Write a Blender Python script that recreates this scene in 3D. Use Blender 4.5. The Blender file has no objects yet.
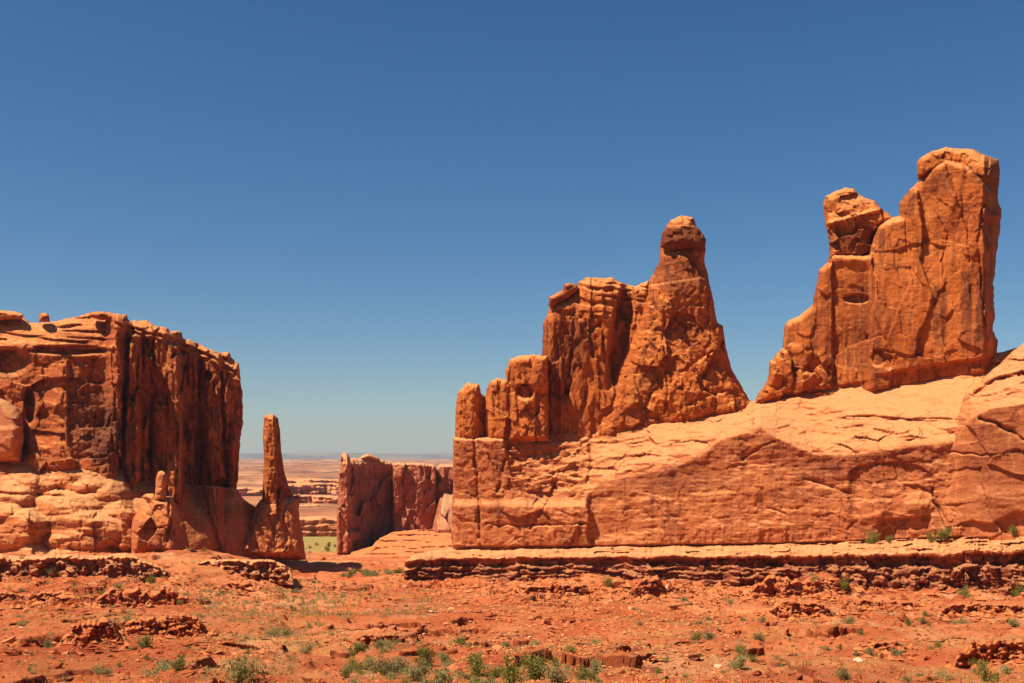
import bpy, math, random
import numpy as np
from mathutils import Vector

scene = bpy.context.scene
random.seed(7)
RNG = np.random.default_rng(11)

# ------------------------------------------------------------------ camera
F = 1098.0            # focal length in pixels of a 1024 px wide frame
CX, CY = 512.0, 341.5
PITCH = math.atan((457.0 - CY) / F)
CP, SP = math.cos(PITCH), math.sin(PITCH)
cam_data = bpy.data.cameras.new('camera')
cam = bpy.data.objects.new('camera', cam_data)
scene.collection.objects.link(cam)
cam.location = (0, 0, 0)
cam.rotation_euler = (math.pi / 2 + PITCH, 0, 0)
cam_data.sensor_width = 36.0
cam_data.lens = 36.0 * F / 1024.0
cam_data.clip_start = 0.5
cam_data.clip_end = 80000.0
scene.camera = cam

# ------------------------------------------------------------------ light
SUN_EL = math.radians(57.0)
SUN_H = Vector((-0.89, -0.455, 0)).normalized()          # towards the sun, on the ground
SUN_DIR = Vector((SUN_H.x * math.cos(SUN_EL), SUN_H.y * math.cos(SUN_EL), math.sin(SUN_EL)))
world = bpy.data.worlds.new('World')
scene.world = world
world.use_nodes = True
wt = world.node_tree
wt.nodes.clear()
w_out = wt.nodes.new('ShaderNodeOutputWorld')
w_bg = wt.nodes.new('ShaderNodeBackground')
w_sky = wt.nodes.new('ShaderNodeTexSky')
w_sky.sky_type = 'NISHITA'
w_sky.sun_disc = False
w_sky.sun_elevation = SUN_EL
w_sky.sun_rotation = math.atan2(SUN_H.x, SUN_H.y)
w_sky.altitude = 300.0
w_sky.air_density = 1.0
w_sky.dust_density = 0.35
w_sky.ozone_density = 5.0
w_bg.inputs['Strength'].default_value = 0.055
w_hs = wt.nodes.new('ShaderNodeHueSaturation')
w_hs.inputs['Saturation'].default_value = 1.22
wt.links.new(w_sky.outputs[0], w_hs.inputs['Color'])
wt.links.new(w_hs.outputs[0], w_bg.inputs['Color'])
wt.links.new(w_bg.outputs[0], w_out.inputs['Surface'])

sun_data = bpy.data.lights.new('sun', 'SUN')
sun_data.energy = 5.0
sun_data.angle = math.radians(0.5)
sun_data.color = (1.0, 0.92, 0.79)
sun = bpy.data.objects.new('sun', sun_data)
scene.collection.objects.link(sun)
sun.rotation_euler = (-SUN_DIR).to_track_quat('-Z', 'Y').to_euler()

scene.view_settings.view_transform = 'Standard'
scene.view_settings.look = 'None'
scene.view_settings.exposure = 0.62
scene.view_settings.gamma = 1.0
scene.cycles.max_bounces = 8
scene.cycles.diffuse_bounces = 4
scene.cycles.volume_bounces = 0

# ------------------------------------------------------------------ noise
def _hash(ix, iy, seed):
    h = (ix.astype(np.int64) * 374761393 + iy.astype(np.int64) * 668265263 + seed * 1442695041) & 0xFFFFFFFF
    h = ((h ^ (h >> 13)) * 1274126177) & 0xFFFFFFFF
    h = ((h ^ (h >> 16)) * 2246822519) & 0xFFFFFFFF
    return h ^ (h >> 15)

def hrand(ix, iy, seed):
    return _hash(ix, iy, seed).astype(np.float64) / 4294967295.0

_ga = np.random.default_rng(3).uniform(0, 2 * np.pi, 65536)
_GC, _GS = np.cos(_ga), np.sin(_ga)

def noise2(x, y, seed=0):
    """gradient noise, about -1..1"""
    x = np.asarray(x, float); y = np.asarray(y, float)
    x, y = np.broadcast_arrays(x, y)
    x0 = np.floor(x); y0 = np.floor(y)
    fx = x - x0; fy = y - y0
    ix = x0.astype(np.int64); iy = y0.astype(np.int64)
    hx = ix * 374761393 + seed * 1442695041; hy = iy * 668265263
    def g(dx, dy):
        h = hx + hy + (dx * 374761393 + dy * 668265263)
        h = ((h ^ (h >> 13)) * 1274126177 >> 9) & 0xFFFF
        return _GC[h] * (fx - dx) + _GS[h] * (fy - dy)
    sx = fx * fx * fx * (fx * (fx * 6 - 15) + 10)
    sy = fy * fy * fy * (fy * (fy * 6 - 15) + 10)
    a = g(0, 0) * (1 - sx) + g(1, 0) * sx
    b = g(0, 1) * (1 - sx) + g(1, 1) * sx
    return (a * (1 - sy) + b * sy) * 1.45

def fbm(x, y, seed=0, octaves=4, gain=0.5):
    t = 0.0; a = 1.0; n = 0.0
    for k in range(octaves):
        t = t + a * noise2(x * 2 ** k, y * 2 ** k, seed + 17 * k)
        n += a; a *= gain
    return t / n

def sstep(a, b, x):
    t = np.clip((x - a) / (b - a), 0, 1)
    return t * t * (3 - 2 * t)

def worley(x, y, seed=0, jitter=0.85):
    """F1, F2, random of the nearest cell, two tilts, offsets to its centre"""
    x = np.asarray(x, float); y = np.asarray(y, float)
    ix = np.floor(x).astype(np.int64); iy = np.floor(y).astype(np.int64)
    f1 = np.full(x.shape, 9.0); f2 = np.full(x.shape, 9.0)
    cx = np.zeros(x.shape, np.int64); cy = np.zeros(x.shape, np.int64)
    ox = np.zeros(x.shape); oy = np.zeros(x.shape)
    for dx in (-1, 0, 1):
        for dy in (-1, 0, 1):
            jx = ix + dx; jy = iy + dy
            px = jx + 0.5 + jitter * (hrand(jx, jy, seed) - 0.5)
            py = jy + 0.5 + jitter * (hrand(jx, jy, seed + 5) - 0.5)
            ddx = x - px; ddy = y - py
            d = np.sqrt(ddx * ddx + ddy * ddy)
            near = d < f1
            f2 = np.where(near, f1, np.minimum(f2, d))
            f1 = np.where(near, d, f1)
            cx = np.where(near, jx, cx); cy = np.where(near, jy, cy)
            ox = np.where(near, ddx, ox); oy = np.where(near, ddy, oy)
    return f1, f2, hrand(cx, cy, seed + 9), hrand(cx, cy, seed + 21) - 0.5, hrand(cx, cy, seed + 33) - 0.5, ox, oy

def facet(u, v, sx, sy, amp, tilt=1.0, seed=0, warp=0.15):
    """broken-rock relief: cells of SX by SY pixels, each stepped and tilted"""
    wx = u / sx + warp * fbm(u / sx * 1.3, v / sy * 1.3, seed + 101, 3)
    wy = v / sy + warp * fbm(u / sx * 1.3, v / sy * 1.3, seed + 202, 3)
    f1, f2, r, tx, ty, ox, oy = worley(wx, wy, seed)
    return amp * ((r - 0.5) + tilt * 2.0 * (tx * ox + ty * oy))

def joints(u, v, sx, sy, depth, width=0.08, seed=0, warp=0.3):
    wx = u / sx + warp * fbm(u / sx, v / sy, seed + 101, 3)
    wy = v / sy + warp * fbm(u / sx, v / sy, seed + 202, 3)
    f1, f2, *_ = worley(wx, wy, seed)
    return depth * (1 - sstep(0, width, f2 - f1))

def crack(u, v, pts, depth, width):
    """groove along a polyline drawn over the face"""
    best = np.full(u.shape, 1e9)
    ju = u + 3.2 * fbm(u / 16, v / 16, 77, 4); jv = v + 3.2 * fbm(u / 16, v / 16, 78, 4)
    depth = depth * np.clip(0.75 + 0.9 * fbm(u / 18, v / 18, 79, 2), 0.1, 1.3)
    for (x0, y0), (x1, y1) in zip(pts[:-1], pts[1:]):
        dx, dy = x1 - x0, y1 - y0
        t = np.clip(((ju - x0) * dx + (jv - y0) * dy) / (dx * dx + dy * dy + 1e-9), 0, 1)
        best = np.minimum(best, np.hypot(ju - x0 - t * dx, jv - y0 - t * dy))
    return depth * np.exp(-(best / width) ** 2)

def line(pts):
    xs = [p[0] for p in pts]; ys = [p[1] for p in pts]
    return lambda u: np.interp(u, xs, ys)

def blob(u, v, cu, cv, ru, rv, p=2.0):
    """1 inside an ellipse, soft rim"""
    r = (np.abs((u - cu) / ru) ** p + np.abs((v - cv) / rv) ** p) ** (1 / p)
    return 1 - sstep(0.7, 1.15, r)

# ------------------------------------------------------------------ geometry helpers
def ray_point(u, v, Y):
    xc = (u - CX) / F; yc = -(v - CY) / F
    ry = CP - yc * SP; rz = SP + yc * CP
    s = Y / ry
    return xc * s, Y, rz * s

def link_mesh(name, verts, faces, mat, parent=None, origin=(0, 0, 0), smooth=True, attrs=None):
    verts = np.asarray(verts, np.float64) - np.asarray(origin, np.float64)
    me = bpy.data.meshes.new(name)
    faces = np.asarray(faces, np.int32)
    n, k = faces.shape
    me.vertices.add(len(verts)); me.vertices.foreach_set('co', verts.astype(np.float32).ravel())
    me.loops.add(n * k); me.loops.foreach_set('vertex_index', faces.ravel())
    me.polygons.add(n)
    me.polygons.foreach_set('loop_start', np.arange(0, n * k, k, dtype=np.int32))
    me.polygons.foreach_set('loop_total', np.full(n, k, np.int32))
    me.polygons.foreach_set('use_smooth', np.full(n, smooth))
    me.update(calc_edges=True)
    me.validate()
    for an, av in (attrs or {}).items():
        a = me.attributes.new(an, 'FLOAT', 'POINT')
        a.data.foreach_set('value', np.asarray(av, np.float32))
    me.materials.append(mat)
    ob = bpy.data.objects.new(name, me)
    scene.collection.objects.link(ob)
    if parent is None:
        ob.location = origin
    else:
        ob.parent = parent
    return ob

def thing(name, label, category, loc, group=None):
    o = bpy.data.objects.new(name, None)
    o.empty_display_size = 2.0
    scene.collection.objects.link(o)
    o.location = loc
    o['label'] = label; o['category'] = category
    if group: o['group'] = group
    return o

def tag(o, label, category, group=None):
    o['label'] = label; o['category'] = category
    if group: o['group'] = group
    return o

def rough_outline(pts, amp, seed, step=2.5):
    """subdivide a closed outline and give its edges a craggy wobble"""
    out = []
    n = len(pts)
    for i in range(n):
        x0, y0 = pts[i]; x1, y1 = pts[(i + 1) % n]
        L = math.hypot(x1 - x0, y1 - y0)
        m = max(1, int(L / step))
        for k in range(m):
            out.append((x0 + (x1 - x0) * k / m, y0 + (y1 - y0) * k / m))
    P = np.array(out)
    dx = 1.0 * noise2(P[:, 0] / 4.0, P[:, 1] / 4.0, seed) + 0.8 * noise2(P[:, 0] / 10.0, P[:, 1] / 10.0, seed + 3)
    dy = 1.0 * noise2(P[:, 0] / 4.0, P[:, 1] / 4.0, seed + 50) + 0.8 * noise2(P[:, 0] / 10.0, P[:, 1] / 10.0, seed + 53)
    P[:, 0] += amp * dx; P[:, 1] += amp * dy
    return P

def rock(name, outline, front, back, mat, parent=None, origin=(0, 0, 0), step=1.0, R=14.0, rough=0.9, seed=0, power=2.2, stain_shade=None, mid=None):
    """a closed solid of rock: the outline as seen down the valley, a carved front and a rounded back.
    front / back: functions (u, v, d) -> distance down the valley in metres (d: pixels to the outline)"""
    P = rough_outline(outline, rough, seed + 900)
    umin, vmin = P.min(0) - 2 * step; umax, vmax = P.max(0) + 2 * step
    us = np.arange(umin, umax + step, step); vs = np.arange(vmin, vmax + step, step)
    U, V = np.meshgrid(us, vs)
    inside = np.zeros(U.shape, bool)
    D = np.full(U.shape, 1e6); NU = U.copy(); NV = V.copy()
    n = len(P)
    W = R + 3 * step
    for i in range(n):
        x0, y0 = P[i]; x1, y1 = P[(i + 1) % n]
        if y0 != y1:
            r0 = np.searchsorted(vs, min(y0, y1), 'left'); r1 = np.searchsorted(vs, max(y0, y1), 'left')
            if r1 > r0:
                xi = x0 + (vs[r0:r1] - y0) * (x1 - x0) / (y1 - y0)
                inside[r0:r1] ^= us[None, :] < xi[:, None]
        a0 = max(0, np.searchsorted(us, min(x0, x1) - W)); a1 = np.searchsorted(us, max(x0, x1) + W)
        b0 = max(0, np.searchsorted(vs, min(y0, y1) - W)); b1 = np.searchsorted(vs, max(y0, y1) + W)
        if a1 <= a0 or b1 <= b0: continue
        su = U[b0:b1, a0:a1]; sv = V[b0:b1, a0:a1]
        dx, dy = x1 - x0, y1 - y0
        t = np.clip(((su - x0) * dx + (sv - y0) * dy) / (dx * dx + dy * dy + 1e-12), 0, 1)
        qx = x0 + t * dx; qy = y0 + t * dy
        dd = np.hypot(su - qx, sv - qy)
        sub = D[b0:b1, a0:a1]
        m = dd < sub
        sub[m] = dd[m]
        NU[b0:b1, a0:a1][m] = qx[m]; NV[b0:b1, a0:a1][m] = qy[m]
    cell = inside[:-1, :-1] | inside[1:, :-1] | inside[:-1, 1:] | inside[1:, 1:]
    used = np.zeros(U.shape, bool)
    used[:-1, :-1] |= cell; used[1:, :-1] |= cell; used[:-1, 1:] |= cell; used[1:, 1:] |= cell
    edge = used & ~inside
    UU = np.where(edge, NU, U); VV = np.where(edge, NV, V); DD = np.where(edge, 0.0, np.minimum(D, R))
    iu = UU[used]; iv = VV[used]; idd = DD[used]; iedge = edge[used]
    yf = front(iu, iv, idd); yb = back(iu, iv, idd)
    s = np.clip(idd / R, 0, 1)
    prof = (1 - (1 - s) ** power) ** (1 / power)
    ym = (yf + yb) / 2 if mid is None else mid(iu, iv, yf, yb)
    y_front = ym + (yf - ym) * prof
    y_back = ym + (yb - ym) * prof
    y_front = np.where(iedge, ym, y_front)
    nidx = np.full(U.shape, -1); nidx[used] = np.arange(used.sum())
    N = int(used.sum())
    bidx_local = np.full(N, -1); inner = ~iedge
    bidx_local[inner] = N + np.arange(inner.sum()); bidx_local[iedge] = np.nonzero(iedge)[0]
    x, y, z = ray_point(iu, iv, y_front)
    xb, yb2, zb = ray_point(iu[inner], iv[inner], y_back[inner])
    verts = np.concatenate([np.stack([x, y, z], 1), np.stack([xb, yb2, zb], 1)])
    r, c = np.nonzero(cell)
    a = nidx[r, c]; b = nidx[r, c + 1]; cc = nidx[r + 1, c + 1]; d = nidx[r + 1, c]
    ff = np.stack([a, d, cc, b], 1)
    A, B, CC2, DD2 = bidx_local[a], bidx_local[b], bidx_local[cc], bidx_local[d]
    fb = np.stack([A, B, CC2, DD2], 1)
    same = iedge[a] & iedge[b] & iedge[cc] & iedge[d]
    faces = np.concatenate([ff, fb[~same]])
    attrs = {}
    st = stain_shade(iu, iv) if stain_shade is not None else np.zeros(N)
    attrs['stain_shade'] = np.concatenate([st, st[inner]])
    return link_mesh(name, verts, faces, mat, parent, origin, True, attrs)

# ------------------------------------------------------------------ materials
def nodes_of(name):
    m = bpy.data.materials.new(name); m.use_nodes = True
    nt = m.node_tree
    b = nt.nodes['Principled BSDF']
    b.inputs['Roughness'].default_value = 0.95
    b.inputs['Specular IOR Level'].default_value = 0.15
    return m, nt, b

class NB:
    def __init__(s, nt): s.nt = nt
    def new(s, t, **k):
        n = s.nt.nodes.new(t)
        for a, v in k.items(): setattr(n, a, v)
        return n
    def link(s, a, b): s.nt.links.new(a, b)
    def pos(s):
        return s.new('ShaderNodeNewGeometry').outputs['Position']
    def scaled(s, vec, sc, off=(0, 0, 0)):
        n = s.new('ShaderNodeMapping'); s.link(vec, n.inputs['Vector'])
        n.inputs['Scale'].default_value = sc; n.inputs['Location'].default_value = off
        return n.outputs[0]
    def noise(s, vec, scale, detail=5, rough=0.6, dist=0.0):
        n = s.new('ShaderNodeTexNoise'); s.link(vec, n.inputs['Vector'])
        n.inputs['Scale'].default_value = scale; n.inputs['Detail'].default_value = detail
        n.inputs['Roughness'].default_value = rough; n.inputs['Distortion'].default_value = dist
        return n.outputs['Fac']
    def ramp(s, fac, stops, interp='LINEAR'):
        n = s.new('ShaderNodeValToRGB'); s.link(fac, n.inputs['Fac'])
        cr = n.color_ramp; cr.interpolation = interp
        while len(cr.elements) < len(stops): cr.elements.new(0.5)
        for e, (p, c) in zip(cr.elements, stops):
            e.position = p
            e.color = (c, c, c, 1) if isinstance(c, (int, float)) else (*c, 1)
        return n.outputs['Color']
    def mix(s, fac, a, b, mode='MIX'):
        n = s.new('ShaderNodeMix'); n.data_type = 'RGBA'; n.blend_type = mode
        if isinstance(fac, (int, float)): n.inputs[0].default_value = fac
        else: s.link(fac, n.inputs[0])
        for i, v in ((6, a), (7, b)):
            if isinstance(v, tuple): n.inputs[i].default_value = (*v, 1)
            else: s.link(v, n.inputs[i])
        return n.outputs[2]
    def math(s, op, a, b=0.0, clamp=False):
        n = s.new('ShaderNodeMath'); n.operation = op; n.use_clamp = clamp
        for i, v in ((0, a), (1, b)):
            if isinstance(v, (int, float)): n.inputs[i].default_value = v
            else: s.link(v, n.inputs[i])
        return n.outputs[0]
    def bump(s, h, strength, dist, prev=None):
        n = s.new('ShaderNodeBump'); s.link(h, n.inputs['Height'])
        n.inputs['Strength'].default_value = strength; n.inputs['Distance'].default_value = dist
        if prev is not None: s.link(prev, n.inputs['Normal'])
        return n.outputs[0]

def rock_material(name, deep, base, light, sand, varnish, varnish_amt=0.5, sand_lo=0.45, sand_hi=0.8, strata=0.5, strata_scale=0.22, seed=0.0):
    m, nt, b = nodes_of(name)
    n = NB(nt)
    p = n.pos()
    geo = n.new('ShaderNodeNewGeometry')
    big = n.noise(n.scaled(p, (1, 1, 1), (seed, seed, 0)), 0.035, 4, 0.55)
    med = n.noise(p, 0.16, 6, 0.65)
    st = n.noise(n.scaled(p, (0.03, 0.03, 1.0), (seed, 0, seed)), strata_scale, 6, 0.6, 0.6)
    f = n.math('ADD', n.math('MULTIPLY', st, strata), n.math('MULTIPLY', n.math('ADD', n.math('MULTIPLY', big, 0.6), n.math('MULTIPLY', med, 0.4)), 1 - strata))
    col = n.ramp(f, [(0.36, deep), (0.5, base), (0.64, light)])
    # desert varnish: dark streaks running down steep faces
    stre = n.noise(n.scaled(p, (0.42, 0.42, 0.02), (0, 0, seed)), 1.0, 5, 0.65, 0.3)
    patch = n.noise(n.scaled(p, (1, 1, 0.45), (9, seed, 0)), 0.05, 3, 0.5)
    sm = n.math('MULTIPLY', n.ramp(stre, [(0.46, 0.0), (0.62, 1.0)]), n.ramp(patch, [(0.42, 0.0), (0.6, 1.0)]))
    sep = n.new('ShaderNodeSeparateXYZ'); n.link(geo.outputs['Normal'], sep.inputs[0])
    steep = n.ramp(sep.outputs['Z'], [(0.25, 1.0), (0.6, 0.0)])
    sm = n.math('MULTIPLY', n.math('MULTIPLY', sm, steep), varnish_amt)
    att = n.new('ShaderNodeAttribute', attribute_name='stain_shade')  # per-rock mask: varnish and bed colour, on some rocks painted shade too
    stn = n.math('MULTIPLY', att.outputs['Fac'], n.ramp(n.noise(n.scaled(p, (0.7, 0.7, 0.12)), 0.7, 5, 0.7), [(0.3, 0.6), (0.5, 1.0)]), True)
    col = n.mix(sm, col, varnish)
    # wind-blown pale sand and bleached rock on the flat tops
    sn = n.math('ADD', sep.outputs['Z'], n.math('ADD', n.math('MULTIPLY', n.math('SUBTRACT', med, 0.5), 0.7), n.math('MULTIPLY', n.math('SUBTRACT', big, 0.5), 0.5)))
    col = n.mix(n.ramp(sn, [(sand_lo, 0.0), (sand_hi, 1.0)]), col, sand)
    # pale scars and fine drips down the faces
    scar = n.noise(n.scaled(p, (0.8, 0.8, 0.10), (seed, 3, 0)), 1.0, 4, 0.7, 0.5)
    col = n.mix(n.math('MULTIPLY', n.ramp(scar, [(0.60, 0.0), (0.68, 0.5)]), steep), col, sand)
    drip = n.noise(n.scaled(p, (2.2, 2.2, 0.06), (0, seed, 0)), 1.0, 4, 0.7)
    col = n.mix(n.math('MULTIPLY', n.ramp(drip, [(0.34, 0.45), (0.48, 0.0)]), steep), col, deep)
    col = n.mix(n.math('MULTIPLY', n.ramp(drip, [(0.54, 0.0), (0.68, 0.4)]), steep), col, light)
    # thin bedding lines
    warp = n.new('ShaderNodeVectorMath', operation='MULTIPLY_ADD')
    nz = n.new('ShaderNodeTexNoise'); nz.inputs['Scale'].default_value = 0.12; nz.inputs['Detail'].default_value = 4; n.link(p, nz.inputs['Vector'])
    n.link(nz.outputs['Color'], warp.inputs[0]); warp.inputs[1].default_value = (5, 5, 5); n.link(p, warp.inputs[2])
    wp = warp.outputs[0]
    bed = n.noise(n.scaled(wp, (0.06, 0.06, 1.1), (seed, 1, 2)), 1.0, 5, 0.75)
    col = n.mix(n.ramp(bed, [(0.33, 0.6), (0.45, 0.0)]), col, deep)
    col = n.mix(n.ramp(bed, [(0.56, 0.0), (0.68, 0.35)]), col, light)
    # joints: a net of thin cracks, some dark and some healed pale
    vo = n.new('ShaderNodeTexVoronoi'); vo.feature = 'DISTANCE_TO_EDGE'; vo.inputs['Scale'].default_value = 1.0
    n.link(n.scaled(wp, (0.13, 0.13, 0.075), (seed, 4, 1)), vo.inputs['Vector'])
    edge = n.ramp(vo.outputs['Distance'], [(0.0, 1.0), (0.028, 0.0)])
    sel = n.noise(p, 0.06, 3, 0.5)
    pale = n.math('MULTIPLY', n.math('MULTIPLY', edge, n.ramp(sel, [(0.50, 0.0), (0.58, 0.75)])), steep)
    dark = n.math('MULTIPLY', edge, n.ramp(sel, [(0.42, 0.85), (0.50, 0.0)]))
    col = n.mix(pale, col, sand)
    col = n.mix(dark, col, varnish)
    # blotches and pits
    mot = n.noise(p, 0.5, 6, 0.75)
    col = n.mix(n.ramp(mot, [(0.34, 0.4), (0.46, 0.0)]), col, deep)
    col = n.mix(n.ramp(mot, [(0.56, 0.0), (0.68, 0.35)]), col, light)
    fine = n.noise(p, 1.3, 5, 0.75)
    col = n.mix(n.ramp(fine, [(0.30, 0.4), (0.42, 0.0)]), col, varnish)
    col = n.mix(stn, col, varnish)  # varnish colour, also used for the painted shade
    n.link(col, b.inputs['Base Color'])
    bm = n.bump(n.noise(n.scaled(p, (1, 1, 1.8)), 0.7, 8, 0.7), 0.45, 0.7)
    bm = n.bump(bed, 0.55, 0.7, bm)
    bm = n.bump(edge, -0.6, 0.5, bm)
    n.link(bm, b.inputs['Normal'])
    return m

MAT_TOWER = rock_material('tower_sandstone', (0.29, 0.060, 0.010), (0.42, 0.098, 0.017), (0.53, 0.155, 0.030), (0.60, 0.23, 0.066), (0.115, 0.025, 0.009), 0.85, 0.5, 0.85, 0.35, 0.2, 3.0)
MAT_BENCH = rock_material('bench_sandstone', (0.35, 0.085, 0.026), (0.43, 0.120, 0.036), (0.52, 0.175, 0.052), (0.57, 0.24, 0.085), (0.16, 0.037, 0.015), 0.75, 0.36, 0.88, 0.55, 0.16, 11.0)
MAT_APRON = rock_material('apron_sandstone', (0.36, 0.090, 0.027), (0.47, 0.140, 0.042), (0.57, 0.205, 0.066), (0.62, 0.28, 0.10), (0.19, 0.043, 0.017), 0.5, 0.72, 1.15, 0.5, 0.16, 21.0)
MAT_MESA = rock_material('mesa_sandstone', (0.27, 0.055, 0.014), (0.40, 0.092, 0.021), (0.54, 0.16, 0.038), (0.60, 0.235, 0.070), (0.12, 0.030, 0.013), 0.5, 0.62, 0.95, 0.35, 0.2, 5.0)
MAT_LEDGE = rock_material('ledge_siltstone', (0.25, 0.050, 0.018), (0.38, 0.085, 0.026), (0.47, 0.13, 0.043), (0.64, 0.27, 0.10), (0.14, 0.030, 0.014), 0.25, 0.4, 0.75, 0.6, 0.5, 2.0)
MAT_RED = rock_material('red_bed_siltstone', (0.30, 0.056, 0.017), (0.42, 0.088, 0.024), (0.52, 0.135, 0.036), (0.58, 0.19, 0.058), (0.20, 0.036, 0.013), 0.2, 0.4, 0.85, 0.5, 0.6, 4.0)
MAT_FAR = rock_material('far_sandstone', (0.28, 0.068, 0.032), (0.39, 0.105, 0.044), (0.48, 0.165, 0.070), (0.58, 0.27, 0.12), (0.15, 0.05, 0.035), 0.6, 0.4, 0.75, 0.4, 0.15, 7.0)

# ------------------------------------------------------------------ the lie of the land
_prof = [(-400, -6), (-20, -1.8), (0, -1.75), (8, -2.6), (30, -8.5), (60, -14.2), (75, -15.6), (100, -18.1), (150, -22.2), (200, -26.2),
         (300, -33.0), (400, -38.6), (600, -52.0), (800, -60.0), (960, -66.5)]
_py = np.array([p[0] for p in _prof], float); _pz = np.array([p[1] for p in _prof], float)
# far benches of the plain: (distance, screen-free height)
_far = [(960, -66.5), (1010, -67), (1045, -52), (1500, -65), (1535, -55), (2000, -69), (2050, -58), (2700, -66), (2760, -54),
        (3600, -58), (3660, -47), (6000, -42), (9000, -38), (16000, -40)]
_fy = np.array([p[0] for p in _far], float); _fz = np.array([p[1] for p in _far], float)
_dense = np.linspace(-400, 960, 1361)
_dz = np.interp(_dense, _py, _pz)
_k = np.hanning(41); _k /= _k.sum()
_dzs = np.convolve(np.pad(_dz, 20, 'edge'), _k, 'valid')
_dzs = np.where((_dense < 20), _dz, _dzs)

# low rock steps in the red slope: (u0, u1, distance, height)
STEPS = []

def col_of(X, Y):
    return CX + F * X / np.maximum(Y, 20.0) * 0.9946

def ground_smooth(X, Y):
    X = np.asarray(X, float); Y = np.asarray(Y, float)
    u = col_of(X, Y)
    z = np.interp(Y, _dense, _dzs)
    Yw = Y * (1 + 0.10 * fbm(X / 500.0 + 3, Y / 900.0, 31, 3))
    zf = np.interp(Yw, _fy, _fz)
    z = np.where(Y > 960, z + (zf - z) * sstep(960, 1000, Y), z)
    # bank under the mesa on the left
    bank = (1 - sstep(190, 330, u)) * sstep(215, 262, Y) * (1 - sstep(430, 560, Y))
    z = z + 7.5 * bank
    yl = np.where(u > 452, 330.0 - 0.14 * (u - 452.0) - 22.0 + 8 * sstep(800, 1024, u), 305.0)
    cone = np.clip(fbm(u / 70.0, u * 0 + 2.0, 19, 3) + 0.10, 0, 1)
    z = z + 4.2 * cone * sstep(415, 470, u) * sstep(yl - 60, yl - 2, Y) * (1 - sstep(yl + 10, yl + 30, Y))
    # the slope lifts towards the long ledge on the right
    z = z - 0.6 * sstep(520, 900, u) * sstep(120, 240, Y) * (1 - sstep(330, 420, Y))
    return z

def ground(X, Y, fine=True, lip=False):
    X = np.asarray(X, float); Y = np.asarray(Y, float)
    z = ground_smooth(X, Y)
    u = col_of(X, Y)
    for (u0, u1, Yl, h) in STEPS:
        w = sstep(u0 - 45, u0 + 15, u) * (1 - sstep(u1 - 15, u1 + 45, u))
        wob = 1.6 * noise2(u / 9.0, Yl, 61)
        z = z + h * w * sstep(Yl - 0.8 + wob, Yl + 0.8 + wob, Y) * (1 - sstep(Yl + 2, Yl + 45 + 10 * h, Y))
    near = 1 - sstep(600, 1000, Y)
    if fine:
        n = 1.6 * fbm(X / 38.0, Y / 38.0, 3, 4) + 0.5 * fbm(X / 9.0, Y / 9.0, 5, 3)
        # gullies running down to the wash
        g = np.abs(fbm(X / 26.0 + 0.3 * fbm(X / 9, Y / 9, 8, 2), Y / 60.0, 12, 3))
        n = n - 1.3 * np.exp(-(g / 0.07) ** 2) * 0.6
        zz = z + n * near * sstep(10, 50, Y)
        # thin beds weathering out as little steps
        warp = 1.1 * fbm(X / 22.0, Y / 22.0, 21, 3)
        m = sstep(-0.15, 0.15, fbm(X / 24.0, Y / 24.0, 41, 3)) * near * sstep(30, 70, Y)
        shift = 0.0
        for per, sd, amt in ((1.25, 21, 0.9), (0.55, 24, 0.7)):
            warp = per * (1.0 * fbm(X / 19.0, Y / 19.0, sd, 3) + 0.28 * fbm(X / 4.5, Y / 4.5, sd + 1, 2))
            q = (zz + warp) / per
            fr = q - np.floor(q)
            rise = sstep(0.475, 0.525, fr)
            stepped = (np.floor(q) + rise) * per - warp
            mm = m if per > 1 else m * sstep(0.0, 0.25, fbm(X / 14.0, Y / 14.0, sd + 2, 2))
            zz = zz + (stepped - zz) * mm * amt
            shift = shift + mm * 1.3 * per * (rise - sstep(0.53, 0.80, fr)) * (0.4 + 0.9 * np.abs(fbm(X / 2.5, Y / 2.5, sd + 3, 2)) * 2)
        rub = fbm(X / 1.1, Y / 1.6, 51, 4)
        zz = zz + near * sstep(30, 60, Y) * (0.16 * rub + 0.22 * sstep(0.15, 0.5, rub) * sstep(-0.1, 0.3, fbm(X / 25, Y / 25, 55, 2)))
        far = sstep(900, 1200, Y)
        zz = zz + far * Y * 0.0032 * fbm(X / (Y * 0.07 + 1), Y / 260.0, 91, 4)
        return (zz, shift) if lip else zz
    return z

_scanY = np.concatenate([np.linspace(40, 420, 1200), np.linspace(421, 1000, 500)])
def hit(u, v):
    """point of the smooth ground seen at frame position (u, v)"""
    x, _, z = ray_point(np.full(_scanY.shape, float(u)), np.full(_scanY.shape, float(v)), _scanY)
    gz = ground(x, _scanY, False)
    k = np.nonzero(z <= gz)[0]
    i = k[0] if len(k) else len(_scanY) - 1
    return float(x[i]), float(_scanY[i])

def hit_many(u, v, every=4):
    X = np.zeros(len(u)); Yh = np.zeros(len(u))
    Ys = _scanY[::every]
    for s in range(0, len(u), 2000):
        uu = u[s:s + 2000, None]; vv = v[s:s + 2000, None]
        YY = np.broadcast_to(Ys[None, :], (uu.shape[0], len(Ys)))
        x, _, z = ray_point(uu, vv, YY)
        gz = ground(x, YY, False)
        below = z <= gz
        i = np.where(below.any(1), below.argmax(1), len(Ys) - 1)
        X[s:s + 2000] = x[np.arange(len(i)), i]; Yh[s:s + 2000] = Ys[i]
    return X, Yh

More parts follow.
